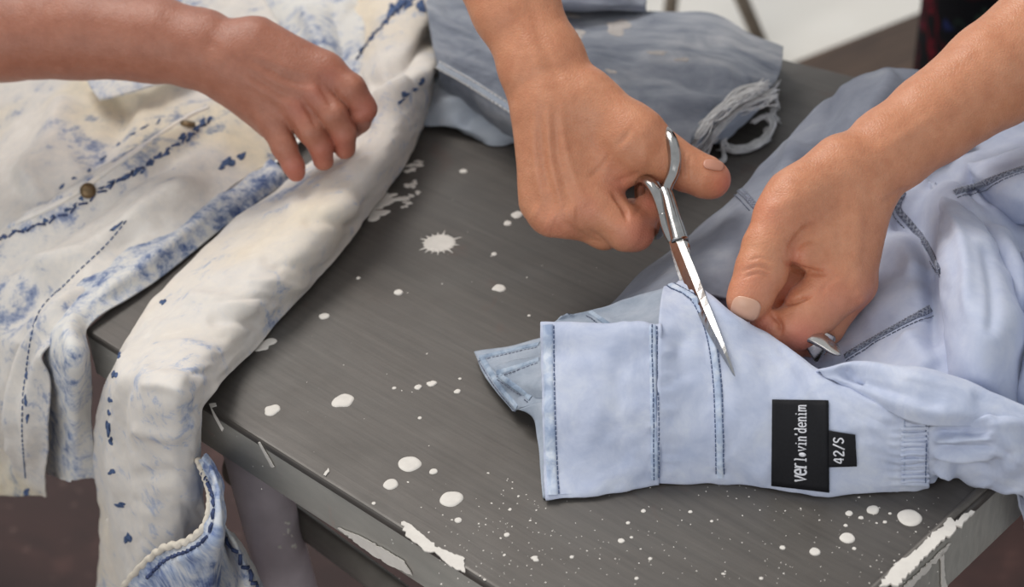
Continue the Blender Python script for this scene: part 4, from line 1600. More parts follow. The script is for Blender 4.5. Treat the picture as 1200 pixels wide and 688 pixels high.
# gathering band
stitches(['front', 'sleeve'], [(1085, 499), (1085, 530), (1084, 566)], .0026, .0019, .0003, mt_thread, BLUE, lift=.0006)
stitches(['front', 'sleeve'], [(1060, 492), (1060, 530), (1059, 568)], .0026, .0019, .00025, mt_seam, BLUE, lift=.0003)
for k in range(11):
    y = 502 + k * 6.2
    seam(['front', 'sleeve'], [(1056, y + 1), (1068, y + 1.2 * math.sin(k)), (1088, y - .5)], .0020, .0009, mt_light, BLUE, name='gather', n=18)


def overlock(poly, keys=('heap', 'outer', 'edgefold')):
    seam(list(keys), poly, .0042, .0008, mt_dark_thread, BLUE, name='overlocked_seam')
    stitches(list(keys), poly, .0017, .0040, .00034, mt_grey_thread, BLUE, zig=.0019, lift=.0006)
    stitches(list(keys), poly, .0026, .0020, .00034, mt_dark_thread, BLUE, off=.0042, lift=.0002)


overlock([(990, 418), (1020, 400), (1056, 380), (1090, 362)])
overlock([(1118, 226), (1150, 216), (1180, 204), (1216, 192)])
overlock([(1058, 226), (1052, 244), (1068, 264), (1088, 290), (1102, 318)])
overlock([(866, 222), (876, 232), (888, 246)])

# --- label with its lettering
mt_label = plain('black_woven_label', (.010, .010, .013, 1), .7, 0, .15, 900, .25)
mt_white = plain('white_woven_letters', srgb(226, 226, 232), .8, 0, .03, 900, .2)


def label_sheet(corners, name, parent, lift, keys, n=16):
    """corners in order top-left, top-right, bottom-right, bottom-left, laid on the cloth"""
    c = [np.array(q, float) for q in corners]
    G = np.zeros((n, n, 3))
    Nn = np.zeros((n, n, 3))
    for i in range(n):
        for j in range(n):
            a, b = i / (n - 1), j / (n - 1)
            q = (c[0] * (1 - a) + c[1] * a) * (1 - b) + (c[3] * (1 - a) + c[2] * a) * b
            h = on(keys, *q)
            if h is None:
                h = (G[i, j - 1] * 2 - G[i, j - 2], Nn[i, j - 1])
            G[i, j], Nn[i, j] = h[0], h[1]
    for _ in range(6):
        G[1:-1, 1:-1] = (G[:-2, 1:-1] + G[2:, 1:-1] + G[1:-1, :-2] + G[1:-1, 2:]) / 4
    nm = Nn.mean((0, 1))
    nm /= np.linalg.norm(nm)
    G = G + nm * lift
    o = mesh(name, G.reshape(-1, 3), grid_faces(n, n), mt_label, parent)
    m = o.modifiers.new('thickness', 'SOLIDIFY')
    m.thickness = .0006
    m.offset = 0

    def at(a, b):
        x, y = np.clip(a, 0, 1) * (n - 1), np.clip(b, 0, 1) * (n - 1)
        i, j = min(int(x), n - 2), min(int(y), n - 2)
        f, g = x - i, y - j
        return (G[i, j] * (1 - f) + G[i + 1, j] * f) * (1 - g) + (G[i, j + 1] * (1 - f) + G[i + 1, j + 1] * f) * g + nm * .00045
    return o, at, nm


# strokes of each letter in a box one high (x-height .62), widths per letter
GL = {
    'v': (.62, [[(.04, .62), (.30, 0), (.56, .62)], [(-.04, .62), (.16, .62)], [(.44, .62), (.64, .62)]]),
    'e': (.58, [[(.06, .33), (.54, .33), (.52, .48), (.42, .60), (.28, .63), (.13, .57), (.05, .42), (.05, .22), (.13, .06), (.28, 0), (.44, .02), (.55, .10)]]),
    'r': (.52, [[(.14, 0), (.14, .62)], [(.0, .62), (.14, .62)], [(0, 0), (.30, 0)], [(.14, .42), (.24, .56), (.38, .63), (.50, .58)]]),
    'l': (.44, [[(.22, 0), (.22, .98)], [(.06, .98), (.22, .98)], [(.02, 0), (.42, 0)]]),
    'o': (.60, 'dot'),
    'i': (.40, [[(.20, 0), (.20, .62)], [(.04, .62), (.20, .62)], [(.02, 0), (.38, 0)], [(.18, .82), (.22, .90)]]),
    'n': (.62, [[(.12, 0), (.12, .62)], [(0, .62), (.12, .62)], [(0, 0), (.24, 0)], [(.12, .44), (.22, .58), (.36, .63), (.48, .54), (.50, .40), (.50, 0)], [(.40, 0), (.62, 0)]]),
    "'": (.20, [[(.10, .98), (.08, .74)]]),
    'd': (.60, [[(.48, 0), (.48, .98)], [(.34, .98), (.48, .98)], [(.48, 0), (.60, 0)], [(.48, .46), (.38, .60), (.24, .63), (.10, .52), (.04, .32), (.10, .10), (.24, 0), (.38, .04), (.48, .18)]]),
    'm': (.86, [[(.10, 0), (.10, .62)], [(0, .62), (.10, .62)], [(0, 0), (.2, 0)], [(.10, .46), (.20, .60), (.32, .62), (.42, .52), (.42, 0)], [(.42, .46), (.52, .60), (.64, .62), (.74, .52), (.74, 0)], [(.66, 0), (.86, 0)]]),
    '4': (.62, [[(.44, 0), (.44, .98), (.04, .32), (.58, .32)]]),
    '2': (.60, [[(.06, .74), (.12, .90), (.28, .98), (.44, .92), (.52, .76), (.46, .56), (.06, .02), (.56, .02)]]),
    '/': (.50, [[(.02, -.12), (.50, 1.08)]]),
    'S': (.58, [[(.52, .82), (.42, .95), (.26, .98), (.12, .90), (.08, .74), (.16, .58), (.40, .46), (.52, .32), (.52, .16), (.40, .03), (.24, 0), (.10, .06), (.04, .18)]]),
}


def letters(text, at, nm, a_base, b_start, size_a, size_b, w, parent, gap=.12, bold=1.0):
    """lettering that reads up the label: x of a letter runs against b, height of a letter runs against a"""
    x = 0.0
    for ch in text:
        if ch == ' ':
            x += .45
            continue
        wd, st = GL[ch]
        mb = MB()
        pt = lambda p: at(a_base - p[1] * size_a, b_start - (x + p[0]) * size_b)
        if st == 'dot':
            c = pt((.30, .31))
            e1, e2 = pt((.58, .31)) - c, pt((.30, .62)) - c
            rim = [c + e1 * math.cos(t) + e2 * math.sin(t) for t in np.linspace(0, 2 * np.pi, 18, False)]
            mb.prism(rim, [q + nm * .00025 for q in rim])
        else:
            for k, s in enumerate(st):
                pl = [pt(p) for p in s]
                if len(pl) > 3:
                    pl = list(spline(np.array(pl), len(pl) * 3))
                thick = w * (bold if (ch in 'ver' and bold > 1 and k == 0) else 1)
                mb.tube(pl, [(.00022, thick)] * len(pl), 6, flat=nm)
        mb.build('letter', mt_white, parent)
        x += wd + gap
    return x


LAB, at, nm = label_sheet([(905, 468), (971, 469), (972, 577), (904, 569)], 'label', BLUE, .0009, ['front'])
letters('ver', at, nm, .60, .915, .30, .112, .00040, LAB, .06, 1.5)
letters("lovin'denim", at, nm, .60, .685, .20, .0872, .00038, LAB, .13, 1.0)
TAG_, at2, nm2 = label_sheet([(971, 504), (1002, 509), (1004, 546), (971, 547)], 'size_tag', BLUE, .0012, ['front'])
letters('42/S', at2, nm2, .54, .90, .36, .265, .00042, TAG_, .16)

# =================================================== bleached cream garment at the left
gp = P(330, 260)
JEANS = empty('bleached_jeans', (gp[0], gp[1], TOP), 'bleached cream denim garment with blue mottling draped over the table edge', 'garment')
cloth('front_panel', [
    [(215, -50, .035), (290, -20, .04), (345, 60, .035), (372, 130, .012)],
    [(120, -30, .03), (200, 50, .04), (272, 120, .034), (330, 180, .012)],
    [(30, 0, .02), (120, 100, .03), (212, 172, .03), (268, 222, .012)],
    [(-70, 50, .0), (40, 180, .012), (134, 238, .02), (196, 284, .010)],
    [(-120, 160, -.02), (-20, 270, -.005), (62, 308, .006), (116, 346, .006)],
    [(-140, 300, -.06), (-45, 366, -.03), (24, 380, -.015), (64, 398, .0)],
    [PN(-150, 450, .03), PN(-45, 474, .035), PN(16, 486, .038), PN(56, 496, .034)],
    [PN(-150, 580, .03), PN(-45, 584, .035), PN(20, 583, .038), PN(52, 584, .034)],
], mt_bleach, JEANS, step=.0026, folds=[([(0, 285), (90, 235), (180, 178), (250, 140)], 10, 0.0090), ([(-20, 330), (60, 280), (150, 215), (240, 165)], 9, -0.0060),
                                        ([(10, 310), (100, 300), (180, 245), (250, 205)], 14, 0.0105), ([(0, 400), (40, 340), (110, 300), (180, 262)], 10, -0.0090),
                                        ([(90, 110), (60, 180), (20, 230)], 18, 0.0120), ([(150, 100), (130, 160), (90, 200)], 14, -0.0075),
                                        ([(18, 560), (20, 460), (50, 390), (110, 330)], 8, 0.0090), ([(4, 560), (6, 480), (20, 400)], 7, -0.0135), ([(36, 560), (40, 460), (70, 392)], 9, 0.0075)],
    rumple=(.003, 16), fine=(.0007, 60), seed=21, key='jfront')
cloth('mottled_strip', [
    [(300, 172, .012), (325, 192, .012), (338, 212, .003)],
    [(220, 228, .010), (250, 244, .012), (268, 262, .003)],
    [(130, 300, .008), (160, 312, .012), (182, 330, .003)],
    [(72, 350, .004), (92, 360, .010), (106, 380, .004)],
    [PN(50, 405, .020), PN(82, 408, .026), PN(107, 420, .010)],
    [PN(50, 480, .018), PN(82, 480, .026), PN(109, 490, .012)],
    [PN(54, 545, .016), PN(82, 558, .026), PN(113, 556, .014)],
    [PN(56, 556, .015), PN(84, 562, .022), PN(113, 558, .012)],
], mt_acid, JEANS, step=.0024, folds=[([(100, 360), (180, 300), (280, 215)], 7, .003), ([(85, 540), (86, 460), (92, 390)], 9, .003)], rumple=(.002, 20), seed=22, key='jstrip')
cloth('inner_fold', [
    [(230, -60, .01), (290, 20, .020), (322, 100, .016), (346, 150, .008)],
    [(345, -60, .02), (372, 0, .034), (392, 60, .030), (410, 130, .016)],
    [(400, -60, .02), (418, -10, .030), (432, 40, .026), (440, 110, .014)],
    [(460, -60, .012), (478, -20, .020), (490, 20, .018), (500, 80, .006)],
], mt_acid, JEANS, step=.0026, folds=[([(350, 0), (375, 50), (390, 110)], 11, .007), ([(385, 0), (400, 40), (404, 90)], 9, -.007), ([(420, 10), (425, 60), (420, 110)], 9, .005)],
    rumple=(.003, 18), seed=23, key='jinner')
cloth('leg', [
    [(392, -70, .022), (440, -72, .045), (500, -70, .045), (565, -64, .006)],
    [(404, 0, .022), (446, -2, .045), (500, 0, .045), (546, 4, .006)],
    [(412, 70, .020), (446, 66, .044), (490, 74, .042), (519, 84, .006)],
    [(418, 152, .016), (440, 148, .042), (470, 152, .040), (490, 164, .006)],
    [(336, 208, .014), (374, 212, .036), (418, 220, .036), (450, 228, .005)],
    [(258, 276, .010), (306, 276, .032), (362, 280, .034), (405, 288, .005)],
    [(190, 342, .008), (240, 338, .028), (306, 340, .030), (349, 352, .004)],
    [(146, 398, .006), (186, 392, .022), (254, 398, .026), (294, 414, .004)],
    [PN(117, 458, .012), PN(152, 440, .030), PN(208, 446, .030), PN(244, 472, .012)],
    [PN(109, 520, .014), PN(146, 516, .034), PN(200, 522, .036), PN(236, 536, .014)],
    [PN(116, 580, .016), PN(148, 580, .036), PN(202, 584, .036), PN(239, 592, .014)],
    [PN(124, 650, .018), PN(152, 650, .036), PN(200, 652, .034), PN(240, 656, .012)],
    [PN(132, 720, .018), PN(156, 720, .034), PN(200, 720, .034), PN(240, 712, .010)],
], mt_bleach_leg, JEANS, step=.0024, folds=[([(478, 98), (452, 120), (430, 150)], 10, .007), ([(430, 110), (475, 74), (520, 30)], 10, -.008), ([(440, 140), (480, 100), (530, 50)], 9, .006),
                                            ([(160, 390), (140, 440), (132, 520), (140, 600)], 6, .004), ([(172, 392), (152, 440), (144, 520), (152, 600)], 5, -.0015),
                                            ([(210, 350), (260, 352), (310, 366)], 8, .003), ([(240, 376), (280, 376), (310, 384)], 7, -.003), ([(330, 240), (370, 250), (420, 240)], 14, .003),
                                            ([(300, 300), (330, 310), (380, 320)], 9, -.002), ([(420, 215), (385, 270), (330, 345)], 16, .004), ([(230, 480), (222, 540), (226, 600)], 9, .004), ([(170, 410), (214, 404), (262, 420)], 5, .0022), ([(166, 428), (206, 424), (246, 440)], 5, -.0022), ([(160, 450), (196, 452), (232, 470)], 6, .002), ([(280, 330), (320, 330), (356, 340)], 5, .002), ([(250, 356), (300, 348), (340, 356)], 4, -.002), ([(350, 262), (390, 262), (424, 262)], 6, -.0025), ([(150, 500), (190, 510), (230, 500)], 9, .0022), ([(148, 560), (190, 556), (234, 566)], 8, -.0022)],
    rumple=(.0026, 20), fine=(.0007, 80), seed=24, key='jleg')
# turned-up hem: rim and blue outer side
hem = [(232, 540), (241, 560), (246, 584), (240, 616), (219, 634), (191, 643), (166, 663), (144, 690), (134, 712)]
offs = [.022, .030, .040, .050, .056, .058, .056, .050, .046]
rim = [PN(x, y, o) for (x, y), o in zip(hem, offs)]
mid = [PN(x, y, o + .008) for (x, y), o in zip([(238, 536), (252, 560), (257, 590), (254, 628), (236, 652), (210, 668), (188, 690), (168, 716), (150, 740)], offs)]
out_ = [PN(x, y, o - .004) for (x, y), o in zip([(240, 534), (258, 562), (264, 596), (262, 640), (252, 690), (232, 722), (206, 740), (180, 752), (160, 760)], offs)]
lowr = [PN(x, y, o - .02) for (x, y), o in zip([(240, 560), (256, 590), (262, 630), (258, 680), (246, 730), (226, 756), (200, 770), (176, 776), (158, 780)], offs)]
cloth('turned_hem', [rim, mid, out_, lowr], mt_rolled, JEANS, step=.0022, rumple=(.0022, 30), fine=(.0006, 80), seed=25, key='jhem', folds=[([(250, 600), (240, 640), (200, 660)], 6, .002)])
mb = MB()
rp = spline(np.array(rim), 150)
mb.tube([p + UP * .0006 * math.sin(i * .9) for i, p in enumerate(rp)], [.0020 + .00025 * math.sin(i * 1.1) for i in range(150)], 9)
mb.build('hem_edge', mt_cream_edge, JEANS)
stitches(['jhem'], [(238, 552), (251, 586), (246, 624), (224, 645), (196, 656), (172, 678)], .0075, .0055, .0011, mt_indigo, JEANS)
cloth('inner_leg_edge', [
    [PN(250, 610, .018), PN(262, 616, .024), PN(272, 626, .010)],
    [PN(254, 650, .018), PN(276, 640, .026), PN(290, 650, .010)],
    [PN(258, 690, .018), PN(286, 672, .026), PN(308, 690, .010)],
    [PN(262, 740, .018), PN(292, 730, .026), PN(330, 740, .010)],
], mt_acid, JEANS, step=.0024, rumple=(.002, 26), seed=26, key='jedge')
stitches(['jedge'], [(262, 628), (278, 648), (292, 672), (304, 700)], .0070, .0050, .0012, mt_indigo, JEANS, zig=.002)
cloth('side_strip', [
    [PN(121, 606, .010), PN(126, 606, .022), PN(134, 612, .020)],
    [PN(116, 640, .010), PN(122, 640, .024), PN(136, 644, .022)],
    [PN(117, 690, .010), PN(124, 690, .024), PN(142, 694, .022)],
    [PN(118, 730, .010), PN(126, 730, .024), PN(150, 730, .022)],
], mt_bleach_leg, JEANS, step=.0024, seed=27, key='jside')
KJ = ['jfront', 'jstrip', 'jinner', 'jleg']


def spot(px, py, rx, ry, rot, keys, parent, seed, name='blue_patch', mat=None):
    """a patch of unbleached blue left on the cloth"""
    r = np.random.default_rng(seed)
    V = []
    n, m = 18, 4
    ph = r.uniform(0, 6, 3)
    h0 = on(keys, px, py)
    if h0 is None:
        return
    V.append(h0[0] + h0[1] * .0006)
    for q in range(1, m + 1):
        for k in range(n):
            a = 2 * math.pi * k / n
            rr = (1 + .25 * math.sin(2 * a + ph[0]) + .2 * math.sin(3 * a + ph[1]) + .12 * math.sin(5 * a + ph[2])) * q / m
            x, y = rx * rr * math.cos(a), ry * rr * math.sin(a)
            h = on(keys, px + x * math.cos(rot) - y * math.sin(rot), py + x * math.sin(rot) + y * math.cos(rot)) or h0
            V.append(h[0] + h[1] * (.0006 if q < m else .0001))
    Fc = [(0, 1 + k, 1 + (k + 1) % n) for k in range(n)]
    for q in range(m - 1):
        Fc += [(1 + q * n + k, 1 + (q + 1) * n + k, 1 + (q + 1) * n + (k + 1) % n, 1 + q * n + (k + 1) % n) for k in range(n)]
    mesh(name, V, Fc, mat or mt_blue_spot, parent)


for k, (x, y, a, b, rr) in enumerate([(152, 389, 3.5, 2.5, 0), (139, 417, 2.5, 4, .2), (134, 439, 3.2, 5, .3), (129, 469, 2.4, 3.2, 0), (127, 502, 3.2, 8, 0), (130, 517, 3, 4, 0),
                                      (131, 553, 3.4, 4, .5), (141, 592, 6.5, 3, .2), (150, 631, 4.2, 6.5, -.2), (191, 354, 5, 2.2, -.6), (128, 484, 2, 3, 0)]):
    spot(x, y, a, b, rr, ['jleg'], JEANS, k)
for k, (x, y, a, b, rr) in enumerate([(31, 577, 4, 4, 0), (268, 190, 8, 5, -.5), (283, 183, 7, 3, -.5), (260, 196, 4, 3, 0), (136, 266, 8, 2.2, -.7), (32, 490, 2, 5, 0), (30, 470, 2, 6, 0), (31, 440, 2, 4, 0)]):
    spot(x, y, a, b, rr, ['jfront', 'jstrip'], JEANS, 40 + k)


def blots(poly, n, rx, ry, keys, jit, seed):
    r = np.random.default_rng(seed)
    for k, q in enumerate(spline(poly, n)):
        spot(q[0] + r.normal(0, jit), q[1] + r.normal(0, jit), rx * r.uniform(.5, 1.3), ry * r.uniform(.5, 1.3), -.6 + r.normal(0, .2), keys, JEANS, seed * 100 + k)


# the button placket with its worn blue ridges
blots([(4, 276), (60, 256), (110, 226), (160, 200), (210, 166), (246, 140)], 24, 4.2, 2.0, ['jfront'], 1.6, 1)
blots([(130, 214), (160, 200), (200, 172), (236, 144)], 14, 5.0, 2.4, ['jfront'], 2.2, 2)
blots([(70, 222), (110, 196), (150, 158), (185, 146)], 8, 4.2, 1.5, ['jfront'], 1.2, 3)
stitches(['jfront'], [(0, 280), (70, 254), (130, 218), (200, 174), (248, 140)], .0075, .0055, .0008, mt_indigo, JEANS, zig=.0012)
stitches(['jfront', 'jstrip'], [(30, 560), (26, 500), (30, 440), (44, 370), (80, 330), (125, 286), (150, 256)], .0044, .0030, .0005, mt_blue_spot, JEANS)
seam(['jfront'], [(10, 266), (80, 232), (140, 190), (215, 140), (244, 126)], .004, .0014, mt_bleach_leg, JEANS)
blots([(424, 60), (440, 40), (456, 22), (470, 10)], 10, 3.5, 2.2, ['jleg', 'jinner'], 1.2, 5)
stitches(['jleg', 'jinner'], [(418, 70), (436, 44), (458, 20), (480, 0)], .0062, .0042, .0009, mt_indigo, JEANS)
blots([(455, 8), (475, 3), (495, 6)], 8, 8, 4, ['jleg', 'jinner'], 3, 6)
blots([(470, 118), (485, 104), (500, 96)], 5, 4, 3, ['jleg'], 3, 7)
mt_brass = plain('aged_brass', srgb(134, 112, 84), .4, .7, .2, 300)
for x, y in ((220, 146), (103, 224)):
    h = on(['jfront'], x, y)
    T = np.cross(h[1], [0, 0, 1.0])
    T /= np.linalg.norm(T)
    B = np.cross(h[1], T)
    mb = MB()
    for r0, z0, r1, z1 in ((.0052, 0, .0052, .0016), (.0040, .0016, .0036, .0021)):
        ring0 = [h[0] + T * math.cos(a) * r0 + B * math.sin(a) * r0 + h[1] * z0 for a in np.linspace(0, 2 * np.pi, 18, False)]
        ring1 = [h[0] + T * math.cos(a) * r1 + B * math.sin(a) * r1 + h[1] * z1 for a in np.linspace(0, 2 * np.pi, 18, False)]
        mb.prism(ring0, ring1)
    mb.build('button', mt_brass, JEANS)
# pocket flap under the arm
cloth('pocket_flap', [
    [(98, 86, .040), (150, 84, .046), (200, 76, .048), (232, 70, .048)],
    [(106, 102, .040), (155, 98, .046), (205, 86, .048), (238, 78, .048)],
    [(116, 117, .038), (160, 106, .044), (206, 92, .047), (240, 82, .047)],
], mt_acid, JEANS, step=.002, rumple=(.001, 30), seed=28, key='jflap', thick=.002)

# =================================================== worn blue denim with a frayed hem at the back
gp = P(720, 90)
CUT = empty('frayed_denim_shorts', (gp[0], gp[1], TOP), 'folded worn blue denim with a frayed hem lying behind the scissors hand', 'garment')
cloth('top_layer', [
    [back((490, -40, .03), .05, .002), back((560, -12, .03), .05, .002), back((640, 3, .03), .05, .002), back((700, 11, .03), .05, .002), back((760, 12, .03), .05, .002), back((838, 17, .03), .05, .002), back((881, 38, .028), .04, .002), back((917, 58, .022), .02, .002)],
    [(490, -40, .034), (560, -12, .034), (640, 3, .034), (700, 11, .034), (760, 12, .034), (838, 17, .034), (881, 38, .030), (917, 57, .026)],
    [(500, 10, .046), (560, 34, .046), (640, 44, .048), (700, 48, .048), (760, 50, .046), (838, 54, .044), (882, 70, .040), (915, 82, .034)],
    [(506, 50, .046), (562, 74, .048), (640, 92, .050), (700, 104, .050), (760, 106, .048), (834, 106, .042), (870, 106, .038), (900, 104, .032)],
    [(512, 84, .036), (562, 110, .038), (606, 137, .040), (690, 160, .040), (750, 176, .036), (796, 180, .026), (824, 150, .032), (858, 118, .034)],
    [back((512, 86, .03), .004, .010), back((562, 112, .03), .004, .010), back((606, 138, .03), .004, .010), back((690, 161, .03), .004, .008), back((750, 178, .03), .004, .004), back((797, 183, .02), .004, .002), back((826, 153, .02), .004, .01), back((860, 121, .02), .004, .012)],
], mt_cut, CUT, step=.0026, folds=[([(740, 70), (800, 72), (870, 92)], 12, .004), ([(720, 92), (790, 92), (850, 106)], 9, -.004), ([(700, 40), (790, 34), (860, 50)], 14, -.003),
                                   ([(740, 128), (790, 120), (850, 118)], 10, .004), ([(560, 30), (640, 60), (720, 80)], 14, .003)], rumple=(.0022, 16), fine=(.0006, 70), seed=31, key='ktop')
cloth('bottom_layer', [
    [(478, 84, .020), (530, 96, .022), (570, 112, .024), (620, 140, .026)],
    [(480, 118, .012), (530, 122, .016), (572, 130, .020), (622, 150, .022)],
    [(486, 146, .004), (530, 148, .008), (574, 158, .008), (622, 160, .010)],
    [(492, 150, .001), (532, 153, .001), (576, 171, .001), (624, 164, .001)],
], mt_cut_in, CUT, step=.0024, folds=[([(500, 130), (540, 120), (575, 140)], 7, .004), ([(540, 150), (550, 136), (570, 128)], 7, -.004)], rumple=(.0022, 24), seed=32, key='kbot')
seam(['ktop'], [(514, 76), (550, 96), (590, 122), (612, 136)], .006, .0012, mt_cut_in, CUT)
for of in (-.0022, .0026):
    stitches(['ktop'], [(514, 76), (550, 96), (590, 122), (612, 136)], .0046, .0034, .0006, mt_fray, CUT, off=of, lift=.0010)
cloth('frayed_end', [
    [(864, 100, .038), (890, 104, .034), (908, 98, .026)],
    [(838, 124, .036), (868, 128, .030), (900, 120, .018)],
    [(818, 150, .030), (844, 150, .024), (868, 146, .012)],
    [(798, 176, .022), (820, 172, .014), (848, 168, .004)],
], mt_cut_in, CUT, step=.0022, folds=[([(870, 118), (850, 134), (830, 156)], 4, .003), ([(884, 112), (862, 130), (842, 150)], 4, -.003)], rumple=(.0026, 40), seed=33, key='kfray')


def fray(pts, n, spread, r, seed, name='loose_threads'):
    rr = np.random.default_rng(seed)
    mb = MB()
    for k in range(n):
        q = [np.array(p, float) + np.array([rr.normal(0, spread), rr.normal(0, spread), rr.normal(0, .0012)]) for p in pts]
        q = [(a, b, max(.0008, c)) for a, b, c in q]
        pl = spline(np.array([P(*c) for c in q]), len(pts) * 7)
        mb.tube(list(pl), r * rr.uniform(.6, 1.2), 5)
    o = mb.build(name, mt_fray, CUT)
    o['kind'] = 'stuff'


fray([(908, 96, .026), (896, 116, .022), (874, 128, .024), (852, 140, .022), (838, 160, .014), (822, 176, .008), (812, 186, .003)], 26, 3.2, .0006, 1)
fray([(872, 128, .022), (858, 142, .018), (848, 160, .010), (850, 172, .004)], 22, 2.4, .0006, 2)
fray([(900, 136, .014), (906, 146, .010), (900, 158, .006), (886, 168, .004), (866, 174, .003), (846, 174, .003)], 24, 2.2, .0006, 3)
fray([(882, 142, .012), (894, 137, .014), (903, 140, .012), (905, 150, .008), (896, 152, .006)], 12, 1.6, .0006, 4)
fray([(846, 172, .004), (848, 186, .003), (838, 191, .002), (820, 184, .002), (806, 182, .004)], 16, 1.6, .0006, 5)
fray([(906, 108, .02), (910, 122, .010), (904, 134, .006), (912, 142, .002)], 10, 2.4, .0005, 6)
fray([(898, 100, .037), (868, 112, .039), (842, 132, .037), (822, 152, .032), (806, 176, .016)], 46, 3.6, .0005, 7)
fray([(906, 112, .03), (880, 118, .032), (856, 132, .03), (836, 152, .026), (824, 178, .008)], 40, 4.2, .0005, 9)
fray([(848, 168, .004), (862, 176, .003), (884, 172, .002), (900, 160, .002)], 10, 2.4, .0005, 8)
# pale worn patches

# a second dark piece of denim behind
gp = P(690, -10)
DARK = empty('dark_denim_piece', (gp[0], gp[1], TOP), 'dark grey-blue folded denim lying farthest back behind the worn blue one', 'garment')
cloth('folded_layer', [
    [(570, -90, .03), (640, -70, .03), (700, -60, .03), (762, -50, .02)],
    [(560, -50, .055), (640, -34, .058), (700, -26, .056), (759, -22, .04)],
    [(556, -20, .055), (640, -4, .060), (700, 2, .058), (758, 2, .045)],
    [(556, 0, .045), (640, 10, .050), (700, 13, .050), (758, 13, .040)],
], mt_sheer, DARK, step=.003, folds=[([(650, 0), (700, -8), (750, 4)], 6, .003)], rumple=(.003, 22), seed=35, key='kdark')

for k, (x, y, a, b, rr) in enumerate([(724, 32, 15, 8, .1), (669, 18, 9, 4, .2), (678, 40, 8, 5, .4), (716, 84, 6, 2.5, .2), (800, 70, 9, 2.2, .1), (770, 62, 14, 2, .05)]):
    spot(x, y, a, b, rr, ['ktop'], CUT, 300 + k, 'bleach_stain', mt_stain)

for k, (x, y, a, b) in enumerate([(337, 613, 3.0, 2.4), (338, 622, 2.2, 2.8), (345, 640, 2.8, 3.4), (328, 641, 2.0, 2.2), (333, 626, 1.2, 1.2), (342, 628, 1.4, 1.2)]):
    spot(x, y, a, b, 0, ['leg'], TABLE, 400 + k, 'paint_drop', mt_paint)

# ------------------------------------------------------------------ scissors
def steel(name, c, rough):
    t = NT(name)
    co = t.coords()
    n = t.noise(co, 180, 3)
    return t.out(t.ramp(n, [(.3, tuple(x * .8 for x in c[:3]) + (1,)), (.7, c)]), t.ramp(n, [(.3, (rough * .8,) * 3), (.7, (rough * 1.2,) * 3)]), t.bump(n, .05, .0003), 1.0, .5)


mt_steel = steel('polished_steel', (.46, .45, .44, 1), .16)
mt_blade = steel('brushed_steel', (.36, .36, .37, 1), .28)
S = lambda x, y, z: hp(x, y, z, D_SC)
pv = S(803, 291, -82)
SC = empty('scissors', pv, 'steel scissors held in the right hand, blades open on the light blue garment', 'scissors')
HALF_A = empty('scissor_half', pv, None, None)
HALF_A.parent = SC
HALF_A.matrix_parent_inverse = Matrix.Translation(SC.location).inverted()
HALF_B = empty('scissor_half', pv, None, None)
HALF_B.parent = SC
HALF_B.matrix_parent_inverse = Matrix.Translation(SC.location).inverted()


def blade(outer, inner, th, name, mat, parent):
    """a tapering blade between its back and its cutting edge, ridged along the middle"""
    n = 26
    a, b = spline(np.array([S(*p) for p in outer]), n), spline(np.array([S(*p) for p in inner]), n)
    V, Fc = [], []
    for i in range(n):
        t = i / (n - 1)
        w = b[i] - a[i]
        L = np.gradient(a, axis=0)[i]
        nn = np.cross(L, w)
        nn /= np.linalg.norm(nn) + 1e-12
        if nn @ FW > 0:
            nn = -nn
        h = th * (1 - .75 * t)
        V += [a[i] - nn * h * .5, a[i] + nn * h * .5, a[i] + w * .45 + nn * h * .75, b[i] + nn * h * .02, b[i] - nn * h * .12]
    for i in range(n - 1):
        for j in range(5):
            k = (j + 1) % 5
            Fc.append((i * 5 + j, i * 5 + k, i * 5 + 5 + k, i * 5 + 5 + j))
    Fc += [tuple(range(5)), tuple(range((n - 1) * 5, n * 5))[::-1]]
    mb = MB()
    mb.add(V, Fc)
    return mb.build(name, mat, parent, smooth=False)


# front blade, its point over the cloth
blade([(799, 276, -76), (818, 322, -136), (835, 366, -192), (850, 405, -224), (859, 432, -240), (861.5, 441, -243)],
      [(784, 284, -72), (803, 335, -138), (824, 380, -194), (845, 416, -226), (857, 436, -240), (860.5, 441, -243)], .0034, 'blade', mt_steel, HALF_A)
# rear blade, passing under the cloth
blade([(806, 282, -76), (811, 310, -108), (815, 338, -134), (820, 366, -150), (826, 392, -160)],
      [(784, 284, -70), (791, 312, -104), (801, 340, -130), (812, 368, -148), (824, 392, -158)], .0030, 'blade', mt_blade, HALF_B)


def bow(pts, rad, name, parent, n=90, closed=False, flat=None):
    mb = MB()
    pl = spline(np.array([S(*p) for p in pts]), n)
    rr = np.interp(np.linspace(0, 1, n), np.linspace(0, 1, len(rad)), rad)
    mb.tube(list(pl), [(r * 1.0, r * 1.25) for r in rr], 14, flat=flat)
    return mb.build(name, mt_steel, parent)


# thumb ring and its shank
bow([(797, 282, -80), (789, 254, -62), (783, 232, -46), (779, 222, -38)], [.0040, .0034, .0030, .0030], 'shank', HALF_A)
bow([(780, 224, -39), (784, 214, -38), (789, 203, -38), (791, 190, -38), (789, 174, -34), (784, 160, -24), (777, 153, -6), (771, 156, 14), (769, 172, 30), (770, 192, 34), (773, 210, 24), (776, 220, 0), (779, 225, -30), (780, 225, -39)],
    [.0026, .0030, .0031, .0029, .0026, .0026, .0026, .0026, .0028], 'thumb_ring', HALF_A, 140)
# finger ring and its shank
bow([(800, 288, -72), (790, 281, -64), (782, 266, -56), (778, 252, -50)], [.0038, .0032, .0028, .0028], 'shank', HALF_B)
bow([(779, 256, -50), (774, 238, -44), (767, 222, -36), (758, 212, -24), (751, 214, -6), (750, 228, 14), (754, 250, 28), (762, 270, 34), (770, 276, 22), (775, 268, -6), (778, 258, -36), (779, 255, -50)],
    [.0026, .0028, .0027, .0025, .0025, .0027], 'finger_ring', HALF_B, 140)
